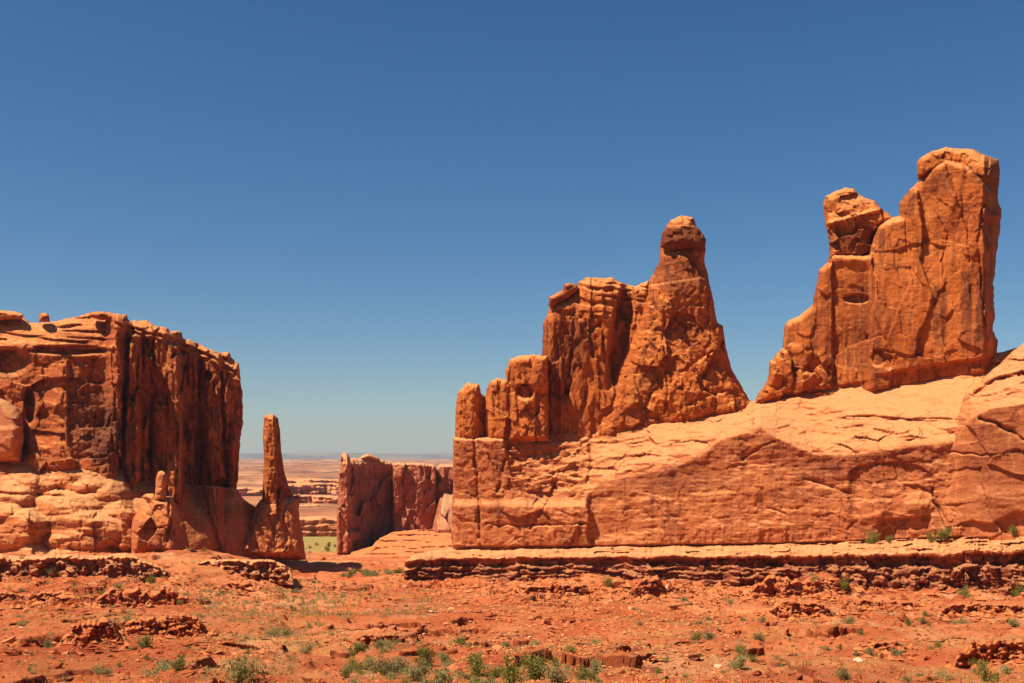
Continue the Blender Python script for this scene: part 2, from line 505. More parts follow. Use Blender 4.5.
# ledges drawn on the red slope: (u0, u1, v_top, v_foot, raise the ground behind, label)
LEDGES = [
    (-60, 172, 548, 577, 0, 'long dark red broken ledge with deep shaded overhang below the mesa'),
    (186, 292, 556, 571, 0, 'flat pale-topped ledge with shaded undercut before the shadowed apron'),
    (-30, 92, 587, 604, 1, 'low crumbling dark red ledge on the left slope just below the long broken ledge'),
    (92, 192, 583, 606, 1, 'thin sloping red ledge of rubble between the long broken ledge and the lumpy outcrop'),
    (58, 124, 615, 648, 1, 'lumpy dark red outcrop of rounded blocks low on the left slope'),
    (120, 210, 610, 632, 1, 'dark undercut red ledge just right of the lumpy outcrop on the left slope'),
    (212, 262, 580, 588, 1, 'short thin shaded ledge in the red slope below the pale-topped undercut ledge'),
    (352, 408, 632, 642, 1, 'narrow dark ledge in the middle of the red slope above the green shrubs'),
    (508, 606, 582, 594, 1, 'shallow curved ledge under the long banded ledge near its left part'),
    (748, 834, 572, 597, 1, 'knobbly dark red outcrop jutting below the long banded ledge, right of the middle'),
    (766, 832, 598, 614, 1, 'small rubbly red ledge below the knobbly dark outcrop on the right slope'),
    (846, 922, 599, 607, 1, 'long thin ledge line on the right slope below two round shrubs'),
    (938, 1040, 601, 613, 1, 'broken red ledge near the right edge just under the banded ledge'),
    (862, 908, 639, 650, 1, 'short dark ledge low on the right slope with a little undercut'),
    (955, 1040, 636, 660, 1, 'deep dark undercut red ledge in the bottom right corner'),
    (205, 262, 650, 657, 1, 'thin dark shelf of red rock near the bottom, left of the middle shrubs'),
    (630, 668, 573, 596, 1, 'small orange outcrop with pale blocks directly under the banded ledge'),
]
_led = []
for L in LEDGES:
    uc = 0.5 * (L[0] + L[1])
    Yl = hit(uc, L[3])[1]
    _led.append((L, Yl))
for (L, Yl) in _led:
    if L[4]:
        STEPS.append((L[0], L[1], Yl + 1.5, 0.40 * (L[3] - L[2]) / F * Yl))

# ------------------------------------------------------------------ ground sheet
def ground_material():
    m, nt, b = nodes_of('red_earth')
    n = NB(nt); p = n.pos()
    geo = n.new('ShaderNodeNewGeometry')
    sep = n.new('ShaderNodeSeparateXYZ'); n.link(geo.outputs['Normal'], sep.inputs[0])
    sp = n.new('ShaderNodeSeparateXYZ'); n.link(p, sp.inputs[0])
    big = n.noise(p, 0.028, 5, 0.6)
    med = n.noise(p, 0.25, 6, 0.7)
    fin = n.noise(p, 2.2, 6, 0.75)
    f = n.math('ADD', n.math('MULTIPLY', big, 0.5), n.math('ADD', n.math('MULTIPLY', med, 0.3), n.math('MULTIPLY', fin, 0.2)))
    near = n.ramp(f, [(0.38, (0.36, 0.066, 0.018)), (0.47, (0.50, 0.120, 0.034)), (0.54, (0.58, 0.180, 0.058)), (0.64, (0.66, 0.29, 0.11))])
    rub = n.noise(p, 0.9, 7, 0.8)
    near = n.mix(n.ramp(rub, [(0.33, 0.75), (0.45, 0.0)]), near, (0.22, 0.040, 0.013))
    near = n.mix(n.ramp(n.noise(n.scaled(p, (1.4, 0.5, 0), (3, 11, 0)), 0.055, 6, 0.65, 0.8), [(0.54, 0.0), (0.66, 0.75)]), near, (0.62, 0.29, 0.125))
    near = n.mix(n.ramp(n.noise(n.scaled(p, (1, 1, 0), (60, 31, 0)), 0.04, 5, 0.6), [(0.50, 0.0), (0.64, 0.7)]), near, (0.43, 0.075, 0.022))
    # dry grass showing through in drifts
    gr = n.math('MULTIPLY', n.ramp(n.noise(n.scaled(p, (1, 1, 0), (40, 7, 0)), 0.045, 4, 0.6), [(0.50, 0.0), (0.66, 1.0)]), n.ramp(fin, [(0.40, 0.0), (0.60, 0.85)]))
    near = n.mix(n.math('MULTIPLY', gr, 0.6), near, (0.42, 0.29, 0.09))
    steep = n.ramp(sep.outputs['Z'], [(0.45, 1.0), (0.80, 0.0)])
    near = n.mix(n.math('MULTIPLY', steep, 0.8), near, (0.25, 0.048, 0.017))
    # far plain: bands of bare rock, sand and scrub
    fb = n.noise(n.scaled(p, (0.0025, 0.006, 0.05)), 1.0, 7, 0.68, 0.4)
    far = n.ramp(fb, [(0.38, (0.17, 0.075, 0.038)), (0.46, (0.33, 0.105, 0.042)), (0.53, (0.44, 0.175, 0.068)), (0.62, (0.52, 0.26, 0.11))])
    far = n.mix(n.math('MULTIPLY', n.ramp(sep.outputs['Z'], [(0.86, 1.0), (0.985, 0.0)]), 0.9), far, (0.27, 0.075, 0.04))
    far = n.mix(n.ramp(n.noise(n.scaled(p, (0.02, 0.02, 0)), 1.0, 5, 0.7), [(0.52, 0.0), (0.60, 0.85)]), far, (0.12, 0.085, 0.038))
    t = n.new('ShaderNodeMapRange'); n.link(sp.outputs['Y'], t.inputs['Value'])
    t.inputs['From Min'].default_value = 760; t.inputs['From Max'].default_value = 1050
    col = n.mix(t.outputs[0], near, far)
    # the green flat beyond the mouth of the valley
    g1 = n.new('ShaderNodeMapRange'); n.link(sp.outputs['Y'], g1.inputs['Value'])
    g1.inputs['From Min'].default_value = 600; g1.inputs['From Max'].default_value = 650
    g2 = n.new('ShaderNodeMapRange'); n.link(sp.outputs['Y'], g2.inputs['Value'])
    g2.inputs['From Min'].default_value = 1000; g2.inputs['From Max'].default_value = 960
    gg = n.math('MULTIPLY', n.math('MULTIPLY', g1.outputs[0], g2.outputs[0]), n.ramp(n.noise(n.scaled(p, (0.02, 0.006, 0)), 1.0, 4, 0.6), [(0.3, 0.45), (0.6, 1.0)]))
    col = n.mix(gg, col, (0.28, 0.23, 0.055))
    n.link(col, b.inputs['Base Color'])
    bm = n.bump(n.noise(p, 1.2, 9, 0.78), 0.9, 0.5)
    bm = n.bump(n.noise(p, 6.0, 4, 0.7), 0.5, 0.12, bm)
    n.link(bm, b.inputs['Normal'])
    return m
MAT_GROUND = ground_material()

def build_ground():
    a = np.concatenate([np.linspace(-1.1, -0.52, 50)[:-1], np.linspace(-0.52, 0.52, 860), np.linspace(0.52, 1.1, 50)[1:]])
    Yr = np.concatenate([np.linspace(-120, 50, 40)[:-1], np.geomspace(50, 1000, 1150)[:-1], np.geomspace(1000, 16000, 420)])
    A, Y = np.meshgrid(a, Yr)
    X = A * (np.maximum(Y, -60) + np.where(Y < 50, 160 * (1 - (Y + 120) / 170.0) + 0.0, 0.0).clip(0) + 0)
    X = np.where(Y < 50, A * (50 + (50 - Y) * 0.8), A * Y)
    Z, sh = ground(X, Y, True, True)
    V = np.stack([X, Y - sh, Z], 2).reshape(-1, 3)
    nr, nc = X.shape
    i = np.arange(nr * nc).reshape(nr, nc)
    faces = np.stack([i[:-1, :-1], i[:-1, 1:], i[1:, 1:], i[1:, :-1]], 2).reshape(-1, 4)
    o = link_mesh('ground', V, faces, MAT_GROUND)
    o['kind'] = 'structure'
build_ground()

# ridge of mountains on the skyline
def build_hills():
    m, nt, b = nodes_of('mountain_rock')
    n = NB(nt)
    n.link(n.ramp(n.noise(n.pos(), 0.0012, 6, 0.6), [(0.4, (0.12, 0.11, 0.09)), (0.6, (0.22, 0.17, 0.12))]), b.inputs['Base Color'])
    x = np.linspace(-9500, 9500, 420); y = np.linspace(12800, 15200, 40)
    X, Y = np.meshgrid(x, y)
    s = np.sin(np.pi * (Y - 12800) / 2400.0)
    crest = 52 + 45 * fbm(X / 3800.0, Y / 9000.0 + 3, 71, 4) + 14 * fbm(X / 600.0, Y / 600.0, 72, 4)
    Z = -60 + s ** 0.8 * (np.maximum(crest, 12) + 58)
    V = np.stack([X, Y, Z], 2).reshape(-1, 3)
    nr, nc = X.shape
    i = np.arange(nr * nc).reshape(nr, nc)
    faces = np.stack([i[:-1, :-1], i[:-1, 1:], i[1:, 1:], i[1:, :-1]], 2).reshape(-1, 4)
    o = link_mesh('hills', V, faces, m)
    o['kind'] = 'structure'
build_hills()

# ------------------------------------------------------------------ the long wall on the right
Dw = lambda u: 330.0 - 0.14 * (u - 452.0)
base_v = line([(400, 550), (452, 549), (600, 548), (700, 546.5), (800, 545), (860, 543), (940, 540), (1024, 534.5), (1150, 524)])
lip_v = line([(452, 440), (503, 441), (514, 497), (584, 500), (600, 483), (640, 475), (677, 467), (706, 452), (721, 440), (760, 429), (780, 440), (815, 455), (853, 456), (892, 450), (922, 446), (955, 442), (1024, 436), (1150, 420)])
foot_v = line([(455, 438), (545, 438), (590, 439), (640, 425), (750, 408), (755, 404), (832, 390), (873, 383), (941, 371), (996, 364), (1150, 350)])
rec_t = line([(452, 2), (505, 3), (545, 9), (600, 14), (640, 18), (750, 25), (870, 28), (1000, 32), (1150, 34)])

def bench_rec(u, v):
    h = np.maximum(lip_v(u) - v, 0)
    tot = np.maximum(lip_v(u) - foot_v(u), 1.0)
    f = h / tot
    return rec_t(u) * np.where(f < 1, f ** 1.15, 1 + (f - 1) * 0.6)

def bench_front(u, v, d):
    up = sstep(0, 10, lip_v(u) - v)
    y = Dw(u) + bench_rec(u, v)
    left = 1 - sstep(586, 592, u + 7.0 * fbm(v / 30, u * 0, 5, 4))
    y = y - 3.0 * left * sstep(498, 508, v) - 1.0 * left
    # broken blocks on the near part
    y = y + left * (facet(u, v, 34, 26, 1.5, 1.2, 1) + facet(u, v, 12, 9, 0.5, 1.0, 2) + 0.5 * fbm(u / 6, v / 5, 35, 3))
    y = y + left * crack(u, v, [(474, 438), (477, 480), (481, 545)], 2.0, 1.3)
    y = y + left * crack(u, v, [(511, 440), (503, 470), (497, 492)], 2.2, 1.6)
    y = y + left * crack(u, v, [(486, 525), (540, 525), (590, 523)], 1.5, 1.1)
    y = y + left * crack(u, v, [(560, 470), (545, 505), (530, 530)], 1.2, 1.2)
    y = y + left * crack(u, v, [(530, 480), (556, 470), (580, 478)], 1.4, 1.3)
    right = 1 - left
    # smooth cliff with faint shelves
    cliff = right * (1 - up)
    b1 = line([(585, 510), (640, 501), (700, 495), (760, 491), (850, 486), (940, 480), (1150, 470)])(u) + 2.0 * fbm(u / 40, v / 40, 14, 3)
    for k, (o, a) in enumerate([(0, 0.75), (9, 0.25), (20, 0.4), (33, 0.45), (-17, 0.3)]):
        y = y - cliff * a * sstep(-3.5, 2.5, v - b1 - o + 3.5 * fbm(u / 26, v / 26, 15 + k, 4)) * sstep(-0.1, 0.35, 0.2 + fbm(u / 50, v * 0, 18 + k, 3))
    y = y + cliff * (1.3 * fbm(u / 70, v / 30, 19, 4) + 0.35 * fbm(u / 9, v / 7, 20, 3))
    bv = v + 4 * fbm(u / 50, v / 50, 52, 3) + 0.03 * u
    y = y + cliff * (0.24 * fbm(u / 90, bv / 3.0, 53, 3) + facet(u, v, 30, 16, 0.5, 0.6, 54, 0.25) + facet(u, v, 9, 6, 0.3, 0.8, 55))
    fl = fbm(u / 3.2 + v / 40, v / 40, 23, 2)
    y = y - cliff * 0.55 * np.maximum(fl, 0) * sstep(522, 530, v) * (1 - sstep(540, 546, v))
    # ragged overhanging edge of the bleached slope
    y = y - right * 0.5 * sstep(-7, -2, lip_v(u) - v + 3 * fbm(u / 12, v / 12, 25, 3)) * (1 - sstep(3, 16, lip_v(u) - v)) * sstep(0.0, 0.2, 0.15 + fbm(u / 45, v / 45, 26, 2))
    # blind arch and the hollows under it
    arch = line([(845, 480), (849, 472), (859, 465.6), (875, 463), (897, 461.5), (919, 465.6), (933, 474), (937, 482)])
    ina = sstep(847, 852, u) * (1 - sstep(930, 936, u)) * sstep(-0.8, 1.2, v - arch(u)) * (1 - sstep(478, 512, v))
    y = y + 1.2 * ina
    arch2 = line([(898, 484), (919, 485), (933, 492), (940, 505)])
    y = y + 1.0 * sstep(900, 908, u) * (1 - sstep(932, 938, u)) * sstep(-0.8, 1.0, v - arch2(u)) * (1 - sstep(490, 505, v))
    y = y + crack(u, v, [(933, 490), (936, 504), (948, 527), (950, 542)], 2.5, 1.6)
    hol = line([(876, 528), (884, 519), (905, 518), (930, 514), (934, 520)])
    y = y + 2.6 * sstep(876, 884, u) * (1 - sstep(926, 934, u)) * sstep(-1, 1.2, v - hol(u))
    y = y + crack(u, v, [(742, 459), (758, 449), (774, 441)], 1.2, 1.2)
    y = y + crack(u, v, [(846, 489), (853, 505), (860, 518), (847, 530)], 0.9, 1.3)
    y = y + crack(u, v, [(768, 508), (786, 515)], 0.9, 1.3) + crack(u, v, [(805, 478), (830, 487), (850, 492)], 1.0, 1.6)
    # cross-bedding and ledges of the bleached slope
    bowl = blob(u, v, 915, 393, 75, 24)
    bed = v - 0.0 * u + 5 * fbm(u / 60, v / 30, 27, 3) + 0.16 * (u - 750)
    stp = fbm(u / 90, bed / 4.5, 28, 3)
    y = y - up * (1 - 0.85 * bowl) * 0.7 * sstep(-0.1, 0.1, stp) * sstep(-0.3, 0.3, fbm(u / 18, v / 10, 34, 2))
    y = y + up * (1 - 0.85 * bowl) * (facet(u, v, 34, 13, 0.8, 1.6, 29) + 1.1 * fbm(u / 34, v / 10, 36, 4) + 0.35 * fbm(u / 7, v / 3, 30, 3))
    y = y + up * right * 1.8 * blob(u, v, 868, 419, 30, 3.5) + up * 1.2 * blob(u, v, 932, 420, 26, 2.6)
    # undercut at the foot
    y = y + 2.2 * sstep(-3.2, -1.4, v - base_v(u) + 0.8 * fbm(u / 20, u * 0, 31, 2))
    y = y + 0.12 * fbm(u / 2.2, v / 2.2, 33, 2)
    return y

def bench_stain_shade(u, v):  # varnish streaks, plus the cliff's shade below the lip put into colour
    s = 0.3 * blob(u, v, 690, 480, 70, 12) + 0.25 * blob(u, v, 820, 470, 40, 10) + 0.3 * blob(u, v, 800, 494, 60, 6)
    below = v - lip_v(u)
    str_ = np.clip(0.35 + 1.4 * fbm(u / 7.0, v / 90.0, 37, 3), 0, 1)
    s = s + (u > 588) * (0.45 * sstep(-10, 14, below + 12 * fbm(u / 20, v / 14, 51, 4)) * (1 - sstep(12, 34, below + 14 * fbm(u / 22, u * 0, 38, 3))) * (0.35 + 0.65 * str_) + 0.5 * np.clip(fbm(u / 9.0, v / 120.0, 39, 3) - 0.05, 0, 1) * 2)
    s = s + (u <= 588) * 0.9 * np.clip(fbm(u / 14.0, v / 40.0, 40, 3) - 0.12, 0, 1) * 2
    return np.clip(s * sstep(-8, 3, below), 0, 0.9)

org = ray_point(730, 549, Dw(730))
bench = thing('sandstone_bench', 'long orange slickrock wall with bleached sloping top and blind arch, carrying the fins', 'rock wall', org)
bench_outline = [(453, 437), (500, 437), (545, 434), (590, 433), (640, 417), (700, 408), (742, 401), (752, 402), (770, 396), (832, 380), (900, 368), (1000, 352), (1030, 345), (1160, 330), (1160, 545), (1024, 556), (860, 558), (600, 560), (453, 558), (451, 530), (453, 490)]
rock('cliff_face', bench_outline, bench_front, lambda u, v, d: Dw(u) + 62, MAT_BENCH, bench, org, 0.9, 5.0, 0.8, 1, 2.5, bench_stain_shade,
     mid=lambda u, v, yf, yb: yf + 3)

dome_lip = line([(935, 470), (950, 447), (957, 438), (971, 419), (990, 409), (1024, 404), (1160, 385)])
def dome_front(u, v, d):
    h = np.maximum(dome_lip(u) - v, 0)
    y = Dw(u) - 5 * sstep(935, 985, u) + 1.0 + 0.42 * h
    up = sstep(0, 8, h)
    y = y + (1 - up) * (1.2 * fbm(u / 50, v / 30, 41, 4) + facet(u, v, 45, 28, 0.9, 1.2, 42))
    y = y + up * (facet(u + v, v, 26, 8, 0.8, 1.4, 43) + 1.0 * fbm((u + v) / 20, v / 7, 48, 3) + 0.5 * fbm((u + v) / 14, (v - u * 0.2) / 4, 44, 3))
    y = y + crack(u, v, [(958, 402), (972, 396), (996, 380), (1024, 374)], 3.2, 2.6)
    y = y + crack(u, v, [(980, 418), (1004, 428), (1024, 440)], 1.8, 1.6)
    y = y + crack(u, v, [(925, 460), (945, 452), (990, 456), (1020, 450)], 0.9, 1.2)
    b1 = 500 - 0.12 * (u - 950) + 3 * fbm(u / 25, v / 25, 45, 3)
    wv = 4 * fbm(u / 18, v / 18, 49, 4)
    y = y - (1 - up) * np.clip(0.6 + fbm(u / 30, v * 0, 50, 2), 0, 1) * (0.7 * sstep(-4, 3, v - b1 + wv) + 0.5 * sstep(-3, 3, v - b1 - 17 - wv))
    rag = line([(940, 530), (970, 521), (990, 524), (1010, 514), (1040, 510), (1160, 500)])
    y = y + 1.8 * sstep(-1, 1, v - rag(u) + 2 * fbm(u / 10, v / 10, 46, 2))
    return y + 0.12 * fbm(u / 2.2, v / 2.2, 47, 2)
rock('buttress', [(934, 552), (936, 520), (935, 495), (938, 470), (948, 446), (957, 420), (963, 398), (975, 387), (986, 375), (1000, 364), (1012, 352), (1024, 343), (1050, 322), (1090, 318), (1160, 300), (1160, 550)],
     dome_front, lambda u, v, d: Dw(u) + 36, MAT_BENCH, bench, org, 0.9, 6.0, 0.8, 2, 2.3,
     lambda u, v: 0.35 * blob(u, v, 1000, 470, 40, 60) * (v > dome_lip(u)), mid=lambda u, v, yf, yb: yf + 5 - 4.5 * 0)  # face below the lip darkened in colour to stand for its shade

# ------------------------------------------------------------------ stubby pillars at the end of the wall
def pillar_front(seed, off, turn):
    def f(u, v, d):
        y = Dw(u) + off + turn(u, v)
        y = y + facet(u, v, 11, 26, 1.8, 1.0, seed) + facet(u, v, 5, 7, 0.5, 1.0, seed + 1) + 0.3 * fbm(u / 4, v / 6, seed + 2, 3)
        return y
    return f
GP = 'blocky pillars standing in a row on the end of the wall'
PILLARS = [
    ([(455.5, 441.5), (455, 425), (456.5, 400), (459, 391), (468, 382), (479, 384), (481, 393), (487, 398), (488, 415), (487, 441.5)], 0.2,
     lambda u, v: 0.30 * np.maximum(u - 472, 0) + 1.5 * sstep(478, 481, u), 'tall narrow rounded sandstone pillar on the outer end of the wall, beside open sky'),
    ([(484, 441.5), (484, 400), (487, 388), (491, 381), (497, 378), (506, 380), (511, 386), (511, 441.5)], 0.6,
     lambda u, v: 2.6 * (1 - sstep(486, 492, u)), 'round-shouldered middle pillar between the outer pillar and the flat-topped block'),
    ([(507, 441.5), (508, 410), (506, 390), (505.5, 370), (510, 359), (520, 355.5), (534, 355), (548, 356), (549, 441.5)], 0.4,
     lambda u, v: 3.2 * blob(u, v, 525, 391, 9.5, 9) * (v > 384) + 2.2 * sstep(534, 537, u) * sstep(388, 394, v) - 0.9 * (1 - sstep(384, 388, v)) + crack(u, v, [(507, 411), (520, 412), (536, 414)], 0.8, 1.0),
     'flat-topped square block with a dark hollow under its overhanging head'),
]
for k, (pts, off, turn, lab) in enumerate(PILLARS):
    cu = sum(p[0] for p in pts) / len(pts)
    o = ray_point(cu, 441, Dw(cu) + off + 3)
    ob = rock('rock_pillar', pts, pillar_front(60 + 7 * k, off, turn), lambda u, v, d, off=off: Dw(u) + off + 12, MAT_TOWER, None, o, 0.7, 7.0, 0.7, 60 + k, 2.3)
    tag(ob, lab, 'rock pillar', GP)

# ------------------------------------------------------------------ the spire and its shoulder
Ds = lambda u: Dw(u) + rec_t(u) - 1.0
org = ray_point(640, 430, Ds(640) + 6)
spire = thing('rock_spire', 'tall orange spire with a dark knobbed head and a lower rounded shoulder beside it', 'rock spire', org)

def shoulder_front(u, v, d):
    y = Ds(u) + 1.5 + 5.0 * sstep(600, 640, u)
    # pale, flaring top
    top = 1 - sstep(300, 325, v)
    y = y + top * 0.10 * (325 - v) + facet(u, v, 14, 40, 2.6, 1.0, 81) + facet(u, v, 6, 14, 0.9, 1.0, 82) + 0.4 * fbm(u / 4, v / 9, 83, 3)
    bed = v + 3 * fbm(u / 20, v / 20, 84, 2) - 0.12 * (u - 590)
    y = y - top * 1.3 * sstep(-0.1, 0.1, fbm(u / 60, bed / 5.0, 85, 2))
    # dark recess against the spire
    y = y + 5.0 * blob(u, v, 626 - 0.17 * (v - 300), 330, 10, 60)
    y = y - 1.6 * (1 - sstep(0, 2.5, np.abs(u - 561 - 0.01 * (v - 350)))) * sstep(355, 365, v)
    y = y + crack(u, v, [(575, 310), (572, 350), (566, 400)], 2.0, 2.0) + crack(u, v, [(601, 325), (604, 360)], 1.6, 1.6)
    y = y + crack(u, v, [(581, 318), (592, 330), (601, 322)], 1.6, 2.0)
    return y
rock('shoulder', [(541, 446), (543, 400), (542, 350), (543, 325), (548, 312), (550, 303), (562, 300), (576, 290), (579, 281), (587, 278), (613, 277.5), (618, 282), (627, 284), (634, 287), (648, 280), (655, 300), (660, 440), (600, 446)],
     shoulder_front, lambda u, v, d: Ds(u) + 24, MAT_TOWER, spire, org, 0.9, 12.0, 0.8, 80, 2.3,
     lambda u, v: np.clip(0.75 * blob(u, v, 577, 345, 16, 28) + 0.8 * blob(u, v, 624, 318, 8, 36) + 0.4 * blob(u, v, 552, 400, 8, 40) + 1.2 * np.clip(fbm(u / 5.0, v / 60.0, 86, 3) - 0.1, 0, 1), 0, 0.9) * np.clip(0.8 + 0.9 * fbm(u / 7, v / 14, 89, 3), 0, 1.1))  # varnish patches; shade also painted into the recess beside the spire
def slab_front(u, v, d):
    return Ds(u) - 1.0 + 0.18 * (u - 549) + facet(u, v, 10, 6, 1.0, 1, 88)
rock('cap_rock', [(548.5, 306), (549, 297), (555, 294), (562, 290.5), (564, 284), (570, 283), (577, 285), (578, 291), (570, 297), (560, 303), (552, 308)],
     slab_front, lambda u, v, d: Ds(u) + 10, MAT_TOWER, spire, org, 0.6, 5.0, 0.5, 87, 2.3, lambda u, v: 0.35 + 0 * u)

ridge_l = line([(215, 676), (283, 652), (330, 634), (380, 612), (410, 600), (440, 588)])   # by v
def spire_front(u, v, d):
    lu = ridge_l(v)
    y = Ds(u) + 2.0 - 3.5 * sstep(215, 330, v) + 0.02 * (430 - v)
    # lit flank on the near side of the spine
    fl = 1 - sstep(lu + 10, lu + 26, u)
    y = y + 0.22 * np.maximum(lu + 18 - u, 0)
    y = y + facet(u, v, 30, 36, 3.0, 1.0, 91) * (1 - 0.6 * fl) + facet(u, v, 12, 17, 1.1, 1.2, 92) * (1 - 0.6 * fl) + facet(u, v, 5, 5, 0.5, 1.0, 93)
    y = y + 0.35 * fbm(u / 4, v / 5, 94, 3)
    y = y + 2.0 * sstep(-1, 1, v - 240 - 2 * noise2(u / 8, u * 0, 95)) * (1 - sstep(248, 258, v))
    y = y - 1.6 * sstep(-1.5, 1.5, v - 281 + 0.15 * (u - 680)) * (1 - sstep(300, 325, v))
    y = y + crack(u, v, [(664, 308), (664, 350), (667, 378), (666, 410)], 1.2, 1.4)
    y = y + crack(u, v, [(652, 300), (657, 318), (650, 332)], 2.0, 2.4)
    y = y + crack(u, v, [(645, 409), (650, 395), (655, 382)], 1.8, 1.8)
    y = y + crack(u, v, [(601, 387), (594, 402), (588, 418), (582, 436)], 3.0, 2.6)
    y = y + crack(u, v, [(720, 345), (729, 366), (737, 392), (742, 404)], 1.2, 1.3)
    y = y + crack(u, v, [(690, 404), (705, 396), (722, 392)], 1.4, 1.4)
    y = y + crack(u, v, [(717, 335), (724, 352), (728, 362)], 2.5, 2.2)
    y = y + crack(u, v, [(682, 372), (700, 357), (712, 352)], 1.2, 1.4)
    return y
rock('spire_tower', [(582, 448), (588, 436), (600, 408), (612, 378), (622, 352), (634, 326), (645, 300), (649, 284), (649, 281), (655.6, 269), (660, 259), (660, 247), (663, 234), (704, 240), (705.6, 250), (704.5, 262), (709, 281), (712, 294), (715, 309), (716.6, 322), (723, 326), (724.5, 340), (727.5, 354), (730.6, 366), (740, 384), (748, 397), (752, 404), (750, 416), (640, 436)],
     spire_front, lambda u, v, d: Ds(u) + 22, MAT_TOWER, spire, org, 0.8, 13.0, 0.8, 90, 2.2,
     lambda u, v: np.clip(0.7 * blob(u, v, 678, 275, 26, 22) + 0.35 * blob(u, v, 690, 320, 18, 30) + 0.9 * np.clip(fbm(u / 9.0, v / 26.0, 99, 3) - 0.12, 0, 1) * 2, 0, 0.9) * np.clip(0.8 + 0.9 * fbm(u / 8, v / 10, 100, 3), 0, 1.1))
def knob_front(u, v, d):
    return Ds(u) + 1.0 + 0.10 * (236 - v) * (v < 226) + facet(u, v, 9, 9, 1.3, 1.0, 97) + crack(u, v, [(663, 226), (680, 224), (698, 227)], 1.2, 1.2) + 0.3 * fbm(u / 4, v / 4, 98, 3)
rock('knob', [(660, 247), (662, 234), (667, 226), (671, 220), (680.6, 215.6), (693, 217), (696, 226), (703, 233), (706, 240), (705, 252), (690, 250), (672, 252)],
     knob_front, lambda u, v, d: Ds(u) + 17, MAT_TOWER, spire, org, 0.7, 13.0, 0.6, 96, 2.0, lambda u, v: 0.85 * sstep(222, 230, v))

# ------------------------------------------------------------------ the great fin
Df = lambda u: Dw(u) + rec_t(u) - 0.5
org = ray_point(880, 385, Df(880) + 8)
fin = thing('rock_fin', 'tallest orange fin with two blocky heads, standing on the bleached slope', 'rock fin', org)
def fin_front(u, v, d):
    y = Df(u) + 0.0
    # two planes meeting in a corner by the notch, the taller slab proud
    y = y - 2.5 * sstep(868, 882, u + 0.1 * (v - 300)) - 0.02 * (u - 750)
    y = y + 1.2 * sstep(831, 833.5, u) * (1 - sstep(868, 872, u)) * sstep(258, 270, v)
    y = y + facet(u, v, 42, 60, 1.8, 1.0, 111) + facet(u, v, 15, 22, 0.45, 1.2, 112) * (1 - 0.75 * blob(u, v, 846, 320, 28, 60)) + 0.25 * fbm(u / 5, v / 5, 113, 3)
    y = y + 1.4 * fbm(u / 55, v / 90, 114, 3)
    # far edge turned away
    y = y + 0.62 * np.maximum(u - 983 - 3 * fbm(v / 22, u * 0, 115, 2), 0)
    # ragged lower corner
    low = blob(u, v, 795, 375, 42, 30)
    y = y + low * (facet(u, v, 12, 14, 3.0, 1.0, 116) - 0.6)
    y = y + 0.8 * fbm(u / 24, v / 34, 119, 3)
    for pts, dp, w in [([(832, 262), (833, 310), (835, 350), (832, 388)], 1.0, 1.0), ([(876, 228), (873, 262), (880, 300)], 1.6, 1.6),
                       ([(905, 215), (907, 250), (913, 285)], 1.0, 1.2), ([(947, 166), (958, 200), (968, 232), (970, 262)], 1.1, 1.2),
                       ([(918, 182), (919, 205)], 0.9, 1.1), ([(935, 210), (948, 235), (942, 262), (945, 290)], 0.8, 1.1), ([(872, 383), (875, 340), (870, 300)], 0.9, 1.2),
                       ([(984, 205), (978, 240), (981, 280), (985, 330)], 2.0, 1.8), ([(868, 336), (872, 350), (893, 352)], 1.2, 2.0)]:
        y = y + crack(u, v, pts, 0.8 * dp, 0.6 * w)
    y = y + 2.2 * blob(u, v, 857, 299, 13, 5) + 1.5 * blob(u, v, 878, 358, 8, 9) + 1.3 * blob(u, v, 889, 362, 6, 8)
    # overhang along the foot at the far end
    ft = foot_v(u)
    y = y + 2.2 * sstep(-9, -5, v - ft + 1.5 * fbm(u / 14, u * 0, 117, 2)) * sstep(866, 900, u) + 1.4 * sstep(-4, -2, v - ft + 1.0 * fbm(u / 9, u * 0, 118, 2)) * (1 - sstep(850, 880, u))
    return y
def fin_stain(u, v):
    s = 0.85 * blob(u, v, 940, 315, 8, 32, 4) + 0.8 * blob(u, v, 974, 308, 13, 42, 4) + 0.4 * blob(u, v, 858, 330, 14, 50, 4)
    s = s + 0.45 * blob(u, v, 882, 330, 10, 36, 3) + 0.55 * blob(u, v, 905, 200, 12, 18) + 0.6 * blob(u, v, 937, 182, 16, 14) + 0.4 * blob(u, v, 820, 320, 9, 40)
    s = s * np.clip(0.75 + 1.3 * fbm(u / 6.0, v / 60.0, 124, 3) + 0.4 * fbm(u / 9, v / 9, 125, 3), 0, 1.1)
    s = s + 0.6 * np.clip(fbm(u / 5.0, v / 70.0, 126, 3) - 0.18, 0, 1) * 2.2
    return np.clip(s, 0, 0.92)
rock('fin_wall', [(752, 409), (754, 402), (760, 391), (767, 380), (770, 362), (782, 348), (785, 324), (789, 320), (799, 316), (812, 305), (816.5, 283), (819, 270), (827.5, 262), (832, 252), (868, 254), (873, 236), (878, 226), (887, 220), (893, 217.6), (900, 216), (898.6, 204), (908, 191), (918, 182), (930, 168), (946, 158), (970, 165), (996, 192), (999, 203), (1001.5, 210), (1000, 231), (996, 261), (993.6, 283), (994.5, 316), (993, 331), (998, 340), (996, 362), (996, 376), (941, 382), (873, 395), (832, 402)],
     fin_front, lambda u, v, d: Df(u) + 20, MAT_TOWER, fin, org, 0.8, 7.0, 0.8, 110, 2.2, fin_stain)
